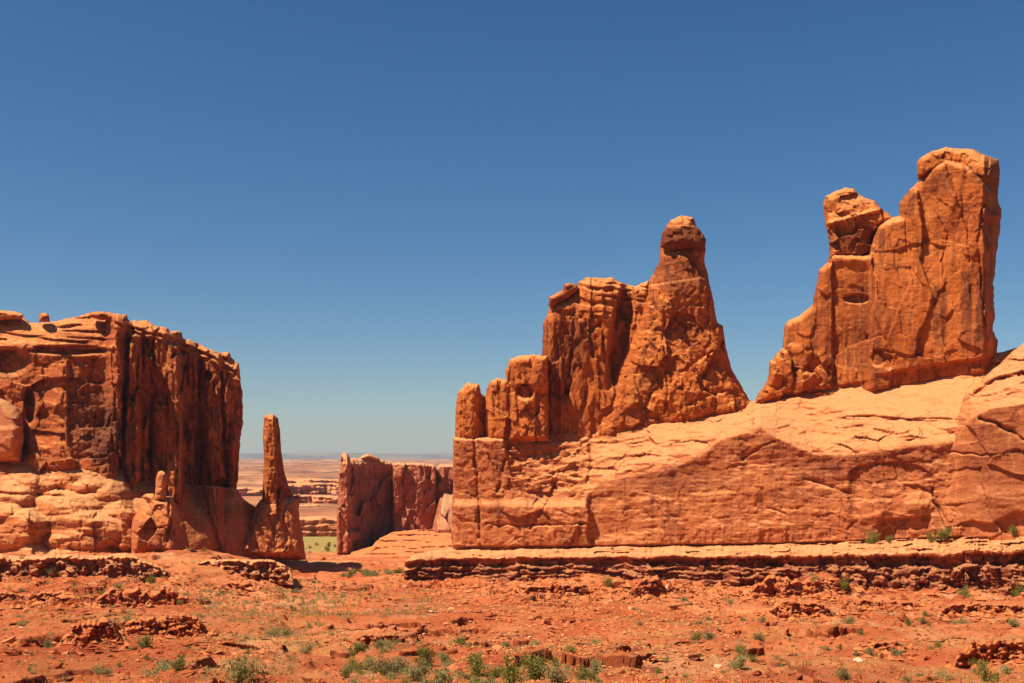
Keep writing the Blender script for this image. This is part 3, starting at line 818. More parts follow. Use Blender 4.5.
def cap_front(u, v, d):
    y = Df(u) - 3.2 + 0.55 * np.maximum(u - 984, 0) + 0.12 * np.maximum(168 - v, 0)
    return y + facet(u, v, 26, 16, 2.0, 1.0, 121) + facet(u, v, 8, 7, 0.6, 1, 122) + crack(u, v, [(948, 148), (953, 158), (951, 165)], 1.4, 1.4) + 0.2 * fbm(u / 4, v / 4, 123, 3)
rock('cap_rock', [(916.5, 163), (921, 157), (930, 152), (946.5, 147), (960, 148.5), (974, 149.5), (982, 154), (998.5, 159.6), (1000, 171), (999, 185), (997, 198), (988, 191), (975, 184), (962, 176), (953, 166), (948, 164.5), (936, 171), (926, 176), (918, 180)],
     cap_front, lambda u, v, d: Df(u) + 14, MAT_TOWER, fin, org, 0.7, 6.0, 0.6, 120, 2.2, lambda u, v: 0.3 * sstep(983, 987, u))  # side turned from the sun is shaded in colour as well
def head_front(u, v, d):
    y = Df(u) - 1.0 + 0.16 * np.maximum(222 - v, 0) + 0.06 * (u - 840)
    y = y + facet(u, v, 20, 15, 2.6, 1.0, 131) + facet(u, v, 7, 6, 0.7, 1, 132) + 0.2 * fbm(u / 4, v / 4, 133, 3)
    y = y - 1.5 * (1 - sstep(0, 4, np.abs(v - (221 - 0.28 * (u - 838))))) + 0.9 * sstep(228, 240, v) * sstep(850, 858, u)
    return y
rock('head_block', [(822.5, 204), (826, 196), (836, 191), (845, 187.5), (853.5, 189), (858, 194), (866, 198), (875, 201), (881, 208), (888, 213), (893, 218), (886, 224), (877, 230), (873, 240), (872, 256), (860, 260), (845, 259), (829, 258), (829, 240), (825, 223)],
     head_front, lambda u, v, d: Df(u) + 13, MAT_TOWER, fin, org, 0.7, 9.0, 0.6, 130, 2.2, lambda u, v: np.clip(0.5 * blob(u, v, 862, 238, 14, 20) + 0.4 * blob(u, v, 840, 240, 12, 14), 0, 1))  # lower notch darkened in colour, deepening its shade
def knobs_front(u, v, d):
    return Df(u) - 2.2 + facet(u, v, 8, 8, 1.4, 1, 141) + 0.05 * (395 - v)
rock('foot_block', [(755, 403), (763, 390), (768, 380), (771, 366), (776, 357), (785, 352), (793, 356), (795, 372), (797, 392), (780, 399), (765, 404)], knobs_front, lambda u, v, d: Df(u) + 8, MAT_TOWER, fin, org, 0.7, 9.0, 0.6, 140, 2.0)
rock('foot_block', [(794, 393), (795, 372), (803, 368), (812, 371), (820, 358), (829, 355), (834, 364), (834, 389), (815, 393)], knobs_front, lambda u, v, d: Df(u) + 8, MAT_TOWER, fin, org, 0.7, 7.0, 0.6, 142, 2.0)
rock('foot_block', [(868, 384), (870, 372), (876, 362), (884, 356), (892, 360), (897, 371), (894, 377), (880, 383)], lambda u, v, d: Df(u) - 2.4 + facet(u, v, 7, 9, 1.4, 1, 145), lambda u, v, d: Df(u) + 8, MAT_TOWER, fin, org, 0.7, 6.0, 0.6, 144, 2.0)

# ------------------------------------------------------------------ the long banded ledge under the wall
led_top = line([(395, 560), (405, 559), (420, 554), (440, 550), (452, 549), (600, 547), (700, 546), (800, 544), (860, 542), (940, 539), (1024, 533.5), (1160, 522)])
led_k = line([(395, 0.8), (450, 0.95), (600, 1.0), (760, 1.15), (880, 1.4), (1024, 1.7), (1160, 1.9)])
Dl = lambda u: np.where(u > 452, Dw(u) - 22.0 + 8 * sstep(800, 1024, u), 308.0 - 0.15 * (452 - u))
def ledge_front(u, v, d):
    k = led_k(u)
    t = (v - led_top(u)) / k + 3.2 * fbm(u / 30, v * 0, 151, 5) + 1.2 * fbm(u / 6, v * 0, 163, 3) + 6.0 * (1 - sstep(404, 440, u))
    y = Dl(u) + np.where(t < 9, (9 - t) * (2.3 - 0.8 * sstep(800, 1024, u)), 0.0)
    shelf = 1 - sstep(7, 9, t)
    y = y + shelf * (facet(u, v, 18, 3.0, 2.6, 0.8, 152) + 1.6 * fbm(u / 20, v / 2.5, 153, 4) + 0.7 * fbm(u / 3, v / 2, 162, 2))
    y = y + (1 - shelf) * (4.5 * fbm(u / 55, u * 0, 154, 4) + facet(u, v, 16, 60, 1.8, 1.0, 155))
    # shaded slot
    sw = 3.5 * fbm(u / 28, u * 0 + 9, 164, 3)
    slot = sstep(11.0, 12.2, t) * (1 - sstep(17.0 + sw, 19.5 + sw, t))
    y = y + slot * np.clip(0.75 + 1.1 * fbm(u / 36.0, u * 0, 174, 3), 0.1, 1.15) * (facet(u, v, 9, 5, 1.8, 1.0, 166) + 3.2 + 1.2 * fbm(u / 18, v / 20, 156, 3))
    # rounded red beds stacked below
    low = sstep(17.5 + sw, 19.5 + sw, t)
    tw = t + 3.0 * fbm(u / 40, v / 40, 160, 3)
    f1, f2, r, *_ = worley(u / 10.0 + 0.3 * fbm(u / 16, v / 9, 161, 3), tw / 6.0, 157, 0.6)
    e1, _, re, *_ = worley(u / 26.0 + 0.3 * fbm(u / 20, v / 9, 167, 3), tw / 3.8, 168, 0.5)
    g1, _, r2, *_ = worley(u / 24.0, t / 11.0, 165, 0.9)
    kb = sstep(-0.1, 0.2, fbm(u / 60.0, u * 0, 169, 2) + 0.5 * sstep(700, 900, u) - 0.2)
    lum = kb * np.sqrt(np.clip(1 - (f1 * 1.2) ** 2, 0, 1)) * (0.35 + 0.9 * r) + (1 - kb) * (1 - sstep(0.25, 0.6, e1)) * (0.2 + 0.8 * re) + 0.5 * (r2 - 0.4)
    y = y + low * facet(u, v, 9, 3.5, 1.0, 0.8, 170)
    y = y + low * (2.2 - 3.0 * lum - 0.10 * (t - 20))
    # places where scree covers it
    y = y + 0.35 * fbm(u / 3, v / 2.4, 158, 3)
    gap = sstep(0.1, 0.3, fbm(u / 48.0, u * 0 + 4, 159, 2))
    y = y + slot * 1.5 * gap - low * (1 - gap) * 0.8
    return y
org = ray_point(760, 580, Dl(760.0))
ledge_t = rock('rock_ledge', [(405, 588), (404, 574), (405, 561), (412, 556), (424, 552.5), (440, 549), (452, 547.5), (600, 546), (700, 544.5), (800, 543), (860, 541), (940, 537), (1024, 531.5), (1160, 520), (1160, 615), (1024, 606), (800, 596), (600, 592), (450, 594)],
              ledge_front, lambda u, v, d: Dl(u) + 24, MAT_LEDGE, None, org, 0.8, 4.0, 0.6, 150, 2.2, lambda u, v: 0.62 * sstep(13, 18, (v - led_top(u)) / led_k(u) + 2.0 * fbm(u / 14, v / 10, 171, 3)) * (0.8 + 0.4 * fbm(u / 9, v / 5, 172, 3)) + 1.1 * np.clip(fbm(u / 26, v / 3.0, 173, 4) - 0.02, 0, 0.6), mid=lambda u, v, yf, yb: yf + 2.5)
tag(ledge_t, 'long banded ledge with pale cap, dark slot and knobbly red beds below the orange wall', 'rock ledge')

# smaller ledges in the red slope
def make_ledge(L, Yl, k):
    u0, u1, vt, vf, raised, lab = L
    h = vf - vt; sd = 200 + 11 * k
    n = max(8, int((u1 - u0) / 2.5))
    xs = np.linspace(u0, u1, n)
    e = np.minimum((xs - u0), (u1 - xs)) / (0.16 * (u1 - u0) + 5)
    q = 0.35 if k < 2 else 1.0
    hh = np.clip(e, 0, 1) ** 0.6 * (0.78 + 0.55 * q * fbm(xs / (h * 2.2 + 8), xs * 0 + k, sd, 3) + 0.25 * q * fbm(xs / 5.0, xs * 0 + k, sd + 7, 2))
    tops = vf - h * np.clip(hh, 0.06, 1.2)
    out = [(float(x), float(t)) for x, t in zip(xs, tops)] + [(u1 + 2, vf + (14 if k < 2 else 6)), (u0 - 2, vf + (14 if k < 2 else 6))]
    m = Yl / F
    topl = lambda u: np.interp(u, xs, tops)
    nb = 2 if h < 18 else (3 if h < 27 else 4)
    def front(u, v, d):
        hl = np.maximum(vf - topl(u), 2.0)
        tt = (v - topl(u)) / hl
        y = Yl + 14.0 * m * fbm(u / 26.0, u * 0 + k, sd + 1, 4)
        # beds: each a row of rounded blocks under a shaded slot
        f1, f2, r, *_ = worley(u / 8.0 + 0.35 * fbm(u / 12, v / 8, sd + 3, 3), v / max(4.5, h / nb) + 0.012 * u, sd + 4, 0.75)
        lum = np.sqrt(np.clip(1 - (1.2 * f1) ** 2, 0, 1))
        y = y - 7.5 * m * lum * (0.1 + 1.1 * r)
        y = y + facet(u, v, max(5.0, h * 0.4), max(3.5, h * 0.25), 6.0 * m, 1.0, sd + 5) + facet(u, v, 3.5, 3, 2.0 * m, 1.0, sd + 6)
        y = y - 5.0 * m * tt - (6.0 if k < 2 else 3.5) * m * (1 - sstep(0.20, 0.30, tt)) * sstep(-0.1, 0.2, fbm(u / 16.0, u * 0, sd + 8, 2))
        y = y + np.maximum(0.16 - tt, 0) * hl * m * 7.0
        return y
    o = ray_point(0.5 * (u0 + u1), vf, Yl)
    ob = rock('rock_ledge', out, front, lambda u, v, d: Yl + 4.0 + 8 * h * m, MAT_LEDGE if k < 2 else MAT_RED, None, o, 0.6, 2.5, 0.5, sd, 2.2, lambda u, v: (0.5 * sstep(5, 9, v - topl(u)) if k < 2 else 0.25) * (0.8 + 0.5 * fbm(u / 9, v / 5, sd + 9, 3)), mid=lambda u, v, yf, yb: yf + 4 * m)
    tag(ob, lab, 'rock ledge', 'broken ledges in the red slope')
for k, (L, Yl) in enumerate(_led):
    make_ledge(L, Yl, k)

# ------------------------------------------------------------------ the mesa on the left
my = line([(-120, 345), (-30, 318), (60, 308), (112, 312), (124, 317), (133, 326), (166, 325), (184, 342), (196, 348), (218, 343), (224, 350), (243, 348), (300, 384)])
_stair_b = [104, 124, 142, 152, 167, 187, 199, 219, 229, 246, 262]
def stairs(u, v):
    uu = u + 5.0 * fbm(v / 60.0, u / 40.0, 315, 4) + 1.6 * fbm(v / 8.0, u / 8.0, 316, 3)
    b = np.array(_stair_b, float)
    i = np.clip(np.searchsorted(b, uu, 'right') - 1, 0, len(b) - 2)
    f = np.clip((uu - b[i]) / (b[i + 1] - b[i]), 0, 1)
    h = my(b[i + 1]) - my(b[i])
    cell = np.floor(v / 38.0 + 0.7 * i + 0.5 * fbm(u / 10.0, v / 30.0, 319, 2)).astype(np.int64)
    amp = np.clip(0.55 + 0.5 * hrand(i, i * 0, 317) + 0.7 * (hrand(i, cell, 318) - 0.45), 0, 1.1)
    g = np.where(f < 0.62, -0.35 * f, -0.217 + 1.217 * ((f - 0.62) / 0.38))
    return my(b[i]) + h * (amp * g + (1 - amp) * f)
def mesa_front(u, v, d):
    rt = sstep(104, 122, u)
    y = np.where(u > 106, stairs(u, v), my(u))
    lf = 1 - rt
    # sloping capping beds on the left
    y = y + lf * (0.55 * np.maximum(346 + 5 * fbm(u / 30, u * 0, 301, 2) - v, 0))
    bed = v + 3 * fbm(u / 40, v / 40, 302, 2) - 0.05 * u
    y = y - lf * 2.2 * sstep(-0.1, 0.1, fbm(u / 80, bed / 5.5, 303, 2)) * (v < 350)
    y = y + lf * (facet(u, v, 36, 24, 2.4, 1.2, 304) + facet(u, v, 13, 14, 1.0, 1.2, 305) + 1.5 * fbm(u / 22, v / 12, 312, 4)) * sstep(340, 352, v) + lf * 0.07 * np.maximum(460 - v, 0)
    y = y + lf * (6.0 * blob(u, v, 8, 362, 22, 14) + 6 * blob(u, v, 30, 405, 6, 18) + 4 * blob(u, v, 70, 350, 40, 5) - 4.0 * sstep(425, 445, v) * sstep(24, 30, u))
    y = y + lf * 5.0 * sstep(66, 70, u) * (1 - sstep(100, 110, u)) * sstep(356, 362, v) * (1 - sstep(440, 455, v)) * 0.5
    # tall ribs and clefts on the far part
    y = y + rt * (facet(u, v, 15, 50, 3.2, 1.0, 306, 0.25) + facet(u, v, 8, 42, 3.0, 1.0, 307, 0.25) + facet(u, v, 4, 11, 1.2, 1.0, 308))
    for pts, dp, w in [([(129, 320), (127, 350), (125, 400), (121, 480)], 8, 2.0), ([(153, 326), (154, 370), (152, 430), (150, 488)], 7, 1.8),
                       ([(180, 340), (182, 400), (184, 440), (183, 490)], 6, 2.2), ([(200, 362), (200, 410), (202, 490)], 5, 1.6), ([(222, 372), (224, 430), (226, 490)], 4, 1.6)]:
        y = y + crack(u, v, pts, dp, w)
    for cu, w in [(138, 5), (163, 6), (210, 8), (232, 4)]:
        y = y - rt * 1.5 * np.exp(-((u - cu - 3 * fbm(v / 60, u * 0, 309, 2)) / w) ** 2) * sstep(330, 345, v)
    y = y + 7.0 * blob(u, v, 208, 376, 4.5, 5)
    # cap beds along the rim
    rim = line([(110, 315), (130, 321), (170, 332), (213, 351), (240, 370)])
    hc = v - rim(u) + 2.5 * fbm(u / 9, u * 0, 310, 3)
    wr = rt * (1 - sstep(10, 14, hc)) * 0.85
    y = y + (my(u) + 1.0 + facet(u, v, 13, 9, 3.0, 1.0, 324) + facet(u, v, 6, 4, 1.2, 1.0, 325) + 2.5 * sstep(4, 6, hc) * (1 - sstep(7, 9, hc)) - y) * wr
    y = y - rt * 2.0 * (1 - sstep(10, 13, hc)) + rt * 0.7 * np.maximum(4 - (v - rim(u)), 0)
    # foot cavity
    y = y + 6.0 * blob(u, v, 221, 488, 8, 10) * rt
    y = y + 0.5 * fbm(u / 4, v / 5, 311, 3)
    return y
def mesa_stain_shade(u, v):  # varnish patches; shade of the left recess and far clefts painted in too
    s = 0.8 * blob(u, v, 92, 420, 28, 40) * (u > 62) + 0.9 * blob(u, v, 110, 445, 16, 34) + 0.3 * blob(u, v, 178, 390, 12, 60) + 0.5 * blob(u, v, 12, 365, 26, 18) + 0.4 * blob(u, v, 130, 400, 10, 80) + 0.3 * blob(u, v, 192, 440, 8, 50)
    s = s * np.clip(0.8 + 1.0 * fbm(u / 8, v / 40, 322, 3), 0, 1.1) + (u > 20) * (v > 340) * 0.5 * np.clip(fbm(u / 5.0, v / 90.0, 323, 4) - 0.10, 0, 1) * 2
    return np.clip(s, 0, 0.92)
org = ray_point(120, 540, 320)
mesa = thing('sandstone_mesa', 'broad red flat-topped mesa with shadowed ribbed cliff and pale slickrock apron', 'mesa', org)
rock('cliff_face', [(-120, 310), (-40, 312), (0, 312), (23, 316), (30, 323), (52, 322), (91, 313), (110, 313), (127, 315), (129.5, 321), (147, 320.5), (155, 325.5), (168, 328), (170, 332), (181, 332), (184, 338), (198, 343), (213, 351), (230, 356), (239, 364), (240, 376), (242.5, 392), (243, 412), (242.5, 427), (240, 442), (239, 463), (237, 492), (232, 505), (160, 510), (100, 500), (-120, 490)],
     mesa_front, lambda u, v, d: my(u) + 70, MAT_MESA, mesa, org, 0.8, 6.0, 0.9, 300, 2.2, mesa_stain_shade, mid=lambda u, v, yf, yb: yf + 6)
for pts, dpt in [([(-30, 316), (-20, 311), (0, 310.5), (16, 311.5), (23, 314), (22, 319), (0, 320), (-30, 322)], 6), ([(39, 322), (39, 317), (41, 313), (46, 312.5), (49, 315), (50, 322)], 5),
                 ([(88, 316), (91, 312), (104, 311.5), (118, 313.5), (127, 315.5), (124, 320), (100, 320)], 7), ([(168, 336), (169, 331.5), (176, 330.5), (182, 332.5), (183, 340), (174, 341)], 5), ([(220, 356), (222, 352), (229, 352), (231, 356), (230, 361), (223, 361)], 5)]:
    cu = sum(p[0] for p in pts) / len(pts)
    rock('cap_rock', pts, lambda u, v, d: my(u) + np.where(u < 85, 12.5, np.where(u < 128, 9.5, 0.5)) + facet(u, v, 7, 4, 1.2, 1, 320), lambda u, v, d, q=dpt: my(u) + 16 + q, MAT_MESA, mesa, org, 0.6, 4.0, 0.5, 321 + int(cu), 2.0)
contact = line([(-120, 455), (0, 457), (30, 462), (40, 470), (90, 468), (115, 475), (143, 483), (165, 490), (236, 494), (260, 510), (300, 520)])
ay = line([(-120, 300), (-30, 284), (20, 278), (120, 284), (160, 296), (185, 314), (240, 336), (300, 350)])
def apron_front(u, v, d):
    top = contact(u)
    t = np.clip((552 - v) / (552 - top), 0, 1.25)
    lf = 1 - sstep(140, 176, u)
    shp = lf * (0.12 * sstep(0.0, 0.35, t) + 0.88 * np.clip((t - 0.38) / 0.62, 0, 1.4) ** 1.1) + (1 - lf) * t ** 1.25
    y = ay(u) + (np.minimum(my(u), 384) - 3 - ay(u)) * shp
    bed = v + 3 * fbm(u / 45, v / 20, 331, 3)
    y = y - lf * 0.4 * sstep(-0.15, 0.15, fbm(u / 70, (bed + 0.12 * u) / 7.5, 332, 2)) * sstep(-0.2, 0.3, fbm(u / 25, v / 12, 342, 2))
    y = y + lf * (9.0 * (worley(u / 42.0 + 0.2 * fbm(u / 30, v / 30, 345, 2), v / 22.0, 333)[0] ** 2 - 0.15) + facet(u, v, 12, 9, 0.5, 1.3, 334) + 1.4 * fbm(u / 26, v / 8, 344, 4)) + (1 - lf) * (facet(u, v, 45, 40, 2.0, 0.8, 335) + 1.2 * fbm(u / 24, v / 12, 336, 4) - 5.0 * np.sqrt(np.clip(1 - ((u - 192) / 24.0) ** 2, 0, 1)) - 7.0 * np.sqrt(np.clip(1 - ((u - 246 - 0.3 * (v - 520)) / 34.0) ** 2, 0, 1)))
    # row of upright blocks at the foot
    row = sstep(508, 513, v) * (1 - sstep(136, 142, u)) * sstep(18, 28, u)
    f1, f2, r, tx, ty, *_ = worley(u / 19.0 + 0.25 * fbm(u / 9, v / 14, 343, 2), v * 0 + 0.5, 337)
    y = y + row * (-2.6 * r + 1.6 * (1 - sstep(0, 0.22, f2 - f1)) * sstep(0.3, 0.6, r))
    y = y + crack(u, v, [(0, 494), (30, 494), (64, 496)], 2.2, 1.3) + crack(u, v, [(58, 489), (75, 494), (95, 493)], 2.4, 2.2)
    for pts in ([(190, 520), (206, 522), (216, 524)], [(235, 503), (243, 522)], [(212, 500), (214, 548)], [(262, 520), (272, 545)]):
        y = y + crack(u, v, pts, 1.0, 1.2)
    return y + 0.25 * fbm(u / 3, v / 3, 338, 3)
rock('slickrock_apron', [(-120, 445), (0, 450), (30, 455), (42, 463), (90, 461), (118, 468), (150, 477), (170, 482), (234, 488), (245, 500), (259, 510), (270, 519), (279, 530), (287, 543), (292, 560), (180, 562), (0, 560), (-120, 556)],
     apron_front, lambda u, v, d: my(u) + 20, MAT_APRON, mesa, org, 0.8, 4.0, 0.7, 330, 2.2, mid=lambda u, v, yf, yb: yf + 3)
rock('slickrock_dome', [(-45, 392), (-20, 392), (0, 398), (10, 402), (18, 408), (23, 418), (24, 440), (22, 463), (-45, 466)],
     lambda u, v, d: 304 - 0.15 * u + 0.25 * np.maximum(430 - v, 0) * 0.6 - 2.0 * sstep(424, 430, v + 2 * fbm(u / 9, u * 0, 340, 2)) + facet(u, v, 18, 14, 1.2, 1, 341), lambda u, v, d: 330 - 0.15 * u, MAT_APRON, mesa, org, 0.8, 14.0, 0.6, 339, 2.0,
     lambda u, v: 0.5 * blob(u, v, 8, 415, 30, 14))

# ------------------------------------------------------------------ pinnacle, hoodoo, butte
org = ray_point(275, 552, 338)
pin = thing('rock_pinnacle', 'slender standing pinnacle on a flared pedestal just past the end of the mesa', 'pinnacle', org)
def pin_front(u, v, d):
    y = 336 + 0.95 * np.maximum(u - 273 - 0.05 * (v - 415), 0) + facet(u, v, 7, 26, 2.0, 1.0, 351) + facet(u, v, 4, 6, 0.7, 1, 352) + 0.3 * fbm(u / 3, v / 5, 353, 3)
    return y + crack(u, v, [(277, 424), (280, 460), (284, 497)], 1.8, 1.5)
rock('pinnacle_shaft', [(261, 506), (262.5, 490), (264, 460), (263, 437), (264, 417), (267, 414.5), (274, 414), (278, 419), (280, 430), (281, 448), (285, 474), (289, 487), (293, 496), (300, 495), (299, 508), (295, 516), (275, 514)],
     pin_front, lambda u, v, d: 351 + 0 * u, MAT_TOWER, pin, org, 0.6, 8.0, 0.5, 350, 2.0, lambda u, v: 0.55 * sstep(273, 279, u))  # right half darkened in colour to paint its shaded side
def ped_front(u, v, d):
    return 330 + 0.15 * np.maximum(552 - v, 0) + 0.25 * np.maximum(u - 280, 0) + facet(u, v, 12, 26, 2.4, 1, 356) + facet(u, v, 5, 6, 0.7, 1, 357) + crack(u, v, [(283, 515), (287, 548)], 1.5, 1.5) + crack(u, v, [(268, 515), (274, 535), (276, 550)], 1.2, 1.5)
rock('pedestal', [(232, 560), (243, 538), (252, 514), (259, 501), (264, 498), (280, 497), (292, 497), (298, 500), (300, 524), (304, 542), (306, 560)], ped_front, lambda u, v, d: 362 + 0 * u, MAT_APRON, pin, org, 0.7, 9.0, 0.7, 355, 2.0)

org = ray_point(158, 547, 286)
hoo = thing('rock_hoodoo', 'small pale hoodoo with a rounded finger of rock standing before the shadowed apron', 'hoodoo', org)
rock('hoodoo_finger', [(154, 502), (155.5, 488), (156, 478), (158, 472), (162, 470.5), (166, 473), (167, 480), (166, 488), (166.5, 500)], lambda u, v, d: 283 + facet(u, v, 6, 12, 0.8, 1, 361) + crack(u, v, [(154, 487), (168, 487)], 0.8, 1.0), lambda u, v, d: 289 + 0 * u, MAT_APRON, hoo, org, 0.6, 5.5, 0.4, 360, 2.0)
def hb_front(u, v, d):
    return 279 + 0.10 * np.maximum(545 - v, 0) + 0.3 * np.maximum(u - 170, 0) + facet(u, v, 15, 17, 2.0, 1, 366) + facet(u, v, 6, 6, 0.6, 1, 367) + crack(u, v, [(140, 528), (168, 527)], 0.8, 1.1) + crack(u, v, [(168, 500), (170, 525), (167, 545)], 1.3, 1.4)
rock('hoodoo_base', [(130, 556), (131, 530), (133, 518), (140, 507), (148, 502), (142, 497), (146, 493.5), (153, 494), (156, 497), (166, 497), (171, 496), (175, 502), (178, 514), (182, 532), (186, 556)], hb_front, lambda u, v, d: 300 + 0 * u, MAT_APRON, hoo, org, 0.7, 9.0, 0.7, 365, 2.0)

org = ray_point(395, 550, 600)
butte = thing('sandstone_butte', 'square dark red butte far down the valley between the pinnacle and the wall', 'butte', org)
by = line([(330, 586), (347, 583), (351, 588), (393, 622), (394, 610), (436, 614), (470, 620)])
def butte_front(u, v, d):
    y = by(u) + facet(u, v, 14, 30, 4.0, 1.1, 371) + facet(u, v, 5, 12, 1.6, 1, 372) + 0.8 * fbm(u / 3, v / 4, 373, 3)
    y = y + crack(u, v, [(371, 500), (370, 520), (373, 548)], 4, 1.6) - 6 * blob(u, v, 354, 536, 9, 6)
    return y + 0.6 * np.maximum(464 - v, 0)
rock('butte_block', [(336.5, 554), (337, 517), (338, 490), (339.5, 472), (341, 454.5), (343, 453), (347, 453), (350, 458), (360, 458), (368, 458), (380, 460), (392, 462), (393.5, 500), (393, 552)], butte_front, lambda u, v, d: by(u) + 40, MAT_FAR, butte, org, 0.55, 3.0, 0.5, 370, 2.2, lambda u, v: np.clip(0.75 * sstep(349, 356, u) * sstep(466, 476, v), 0, 1), mid=lambda u, v, yf, yb: yf + 5)  # shade of the front painted in, sparing the lit left edge and top
rock('butte_block', [(391, 552), (391, 463), (400, 462), (420, 463), (433, 464), (436, 467), (437, 500), (437, 552)], butte_front, lambda u, v, d: by(u) + 40, MAT_FAR, butte, org, 0.55, 3.0, 0.5, 374, 2.2, mid=lambda u, v, yf, yb: yf + 5)
rock('butte_block', [(433, 552), (434, 500), (435, 470), (440, 464), (455, 464), (475, 464), (475, 552)], lambda u, v, d: 622 + facet(u, v, 9, 30, 5, 1, 376) + facet(u, v, 4, 8, 1.5, 1, 384), lambda u, v, d: 700 + 0 * u, MAT_FAR, butte, org, 0.55, 3.0, 0.5, 375, 2.2)
rock('cap_rock', [(359, 460), (361, 456.5), (367, 453.5), (371, 454), (379, 458), (380, 461)], lambda u, v, d: 596 + 0.6 * (u - 360), lambda u, v, d: 618 + 0 * u, MAT_FAR, butte, org, 0.5, 3.0, 0.3, 377, 2.0)
rock('butte_buttress', [(428, 552), (434, 520), (438, 500), (443, 491), (452, 494), (470, 500), (475, 552)], lambda u, v, d: 590 + 0.5 * np.maximum(530 - v, 0) + facet(u, v, 9, 20, 3, 1, 379), lambda u, v, d: 640 + 0 * u, MAT_FAR, butte, org, 0.55, 8.0, 0.5, 378, 2.0)
def talus_front(u, v, d):
    return 548 + (552 - v) * 2.2 - 2.5 * fbm(u / 50, v / 5, 383, 3) - 2.2 * sstep(-0.08, 0.08, fbm(u / 70, v / 3.2, 386, 2)) + facet(u, v, 26, 7, 2.5, 1.0, 381) + 1.2 * fbm(u / 6, v / 2, 382, 3)
rock('talus_bench', [(352, 552), (372, 546), (380, 538), (392, 532), (410, 530), (436, 529), (475, 530), (475, 560), (345, 560)], talus_front, lambda u, v, d: 625 + 0 * u, MAT_RED, butte, org, 0.6, 4.0, 0.5, 380, 2.2, mid=lambda u, v, yf, yb: yf + 3)

# low ridges standing in the far plain
def ridge_front(Y, sd):
    def f(u, v, d):
        m = Y / F * (0.3 if Y < 1000 else 0.8)
        return Y + 18 * m * fbm(u / 16, v / 40, sd, 3) + 8 * m * fbm(u / 5, v / 6, sd + 1, 3) - 6 * m * sstep(-0.1, 0.1, fbm(u / 40, v / 3.5, sd + 2, 2))
    return f
for (Y, pts, lab) in [
    (900, [(205, 545), (205, 520), (240, 518), (262, 517), (285, 515), (300, 517), (318, 516), (335, 518), (350, 520), (350, 545)], 'smooth dark red low bluff at the back of the green flat'),
    (1250, [(205, 518), (205, 508), (250, 507), (275, 508), (296, 505), (318, 504), (328, 507), (350, 506), (350, 518)], 'middle low rock ridge in the far plain just above the dark red bluff'),
    (1900, [(205, 500), (205, 487), (240, 487), (270, 488), (286, 484), (300, 482.5), (330, 483), (350, 485), (352, 500)], 'long dark-banded rock ridge halfway up the far plain'),
    (1520, [(262, 512), (270, 498), (290, 496), (305, 494.5), (330, 495.5), (350, 497), (352, 512)], 'reddish low terrace between the middle and the long banded ridge'),
    (2600, [(255, 490), (270, 479.5), (288, 479), (310, 478), (332, 479.5), (352, 478.5), (352, 490)], 'broken pale-topped terrace just below the skyline right of the pinnacle'),
    (3300, [(205, 484), (205, 475), (235, 474), (262, 475), (275, 477), (300, 478), (300, 484)], 'thin dark ridge high on the far plain between the mesa and the pinnacle'),
]:
    o = ray_point(280, pts[0][1], Y)
    tag(rock('rock_ridge', pts, ridge_front(Y, int(Y)), lambda u, v, d, Y=Y: Y * 1.05 + 0 * u, MAT_LEDGE, None, o, 0.7, 3.0, 0.5, int(Y), 2.2), lab, 'rock ridge', 'low ridges in the far plain')

# ------------------------------------------------------------------ loose rock
def simple_material(name, stops, scale, bump=0.5):
    m, nt, b = nodes_of(name)
    n = NB(nt); p = n.pos()
    n.link(n.ramp(n.noise(p, scale, 5, 0.7), stops), b.inputs['Base Color'])
    n.link(n.bump(n.noise(p, 3.0, 5, 0.7), bump, 0.15), b.inputs['Normal'])
    return m
MAT_STONE = simple_material('red_stone', [(0.35, (0.26, 0.055, 0.018)), (0.5, (0.44, 0.11, 0.032)), (0.65, (0.56, 0.20, 0.065))], 0.35)
MAT_ORANGE = simple_material('orange_stone', [(0.35, (0.44, 0.13, 0.042)), (0.65, (0.60, 0.24, 0.085))], 0.5)
MAT_PALE = simple_material('pale_stone', [(0.35, (0.48, 0.27, 0.13)), (0.65, (0.66, 0.43, 0.25))], 0.8)

def stone_mesh(seed, squat=0.65, n=22):
    import bmesh
    r = np.random.default_rng(seed)
    bm = bmesh.new()
    d = r.normal(size=(n, 3)); d /= np.linalg.norm(d, axis=1)[:, None]
    d = np.sign(d) * np.abs(d) ** 0.75
    d *= (0.42 + 0.12 * r.random((n, 1))) * np.array([1.0, 0.8, squat])
    for p in d: bm.verts.new(p)
    bmesh.ops.convex_hull(bm, input=bm.verts)
    bmesh.ops.delete(bm, geom=[v for v in bm.verts if not v.link_faces], context='VERTS')
    bmesh.ops.bevel(bm, geom=bm.edges[:], offset=0.03, segments=1, affect='EDGES', clamp_overlap=True)
    bmesh.ops.recalc_face_normals(bm, faces=bm.faces)
    me = bpy.data.meshes.new('boulder'); bm.to_mesh(me); bm.free()
    return me
STONES = {}
for mname, mat in (('red', MAT_STONE), ('orange', MAT_ORANGE), ('pale', MAT_PALE)):
    STONES[mname] = []
    for k in range(6):
        me = stone_mesh(500 + k, 0.5 + 0.07 * k)
        me.materials.append(mat)
        STONES[mname].append(me)

def spots(us, vs):
    X, Y = hit_many(np.array(us, float), np.array(vs, float), 2)
    return list(zip(X.tolist(), Y.tolist(), ground(X, Y).tolist()))

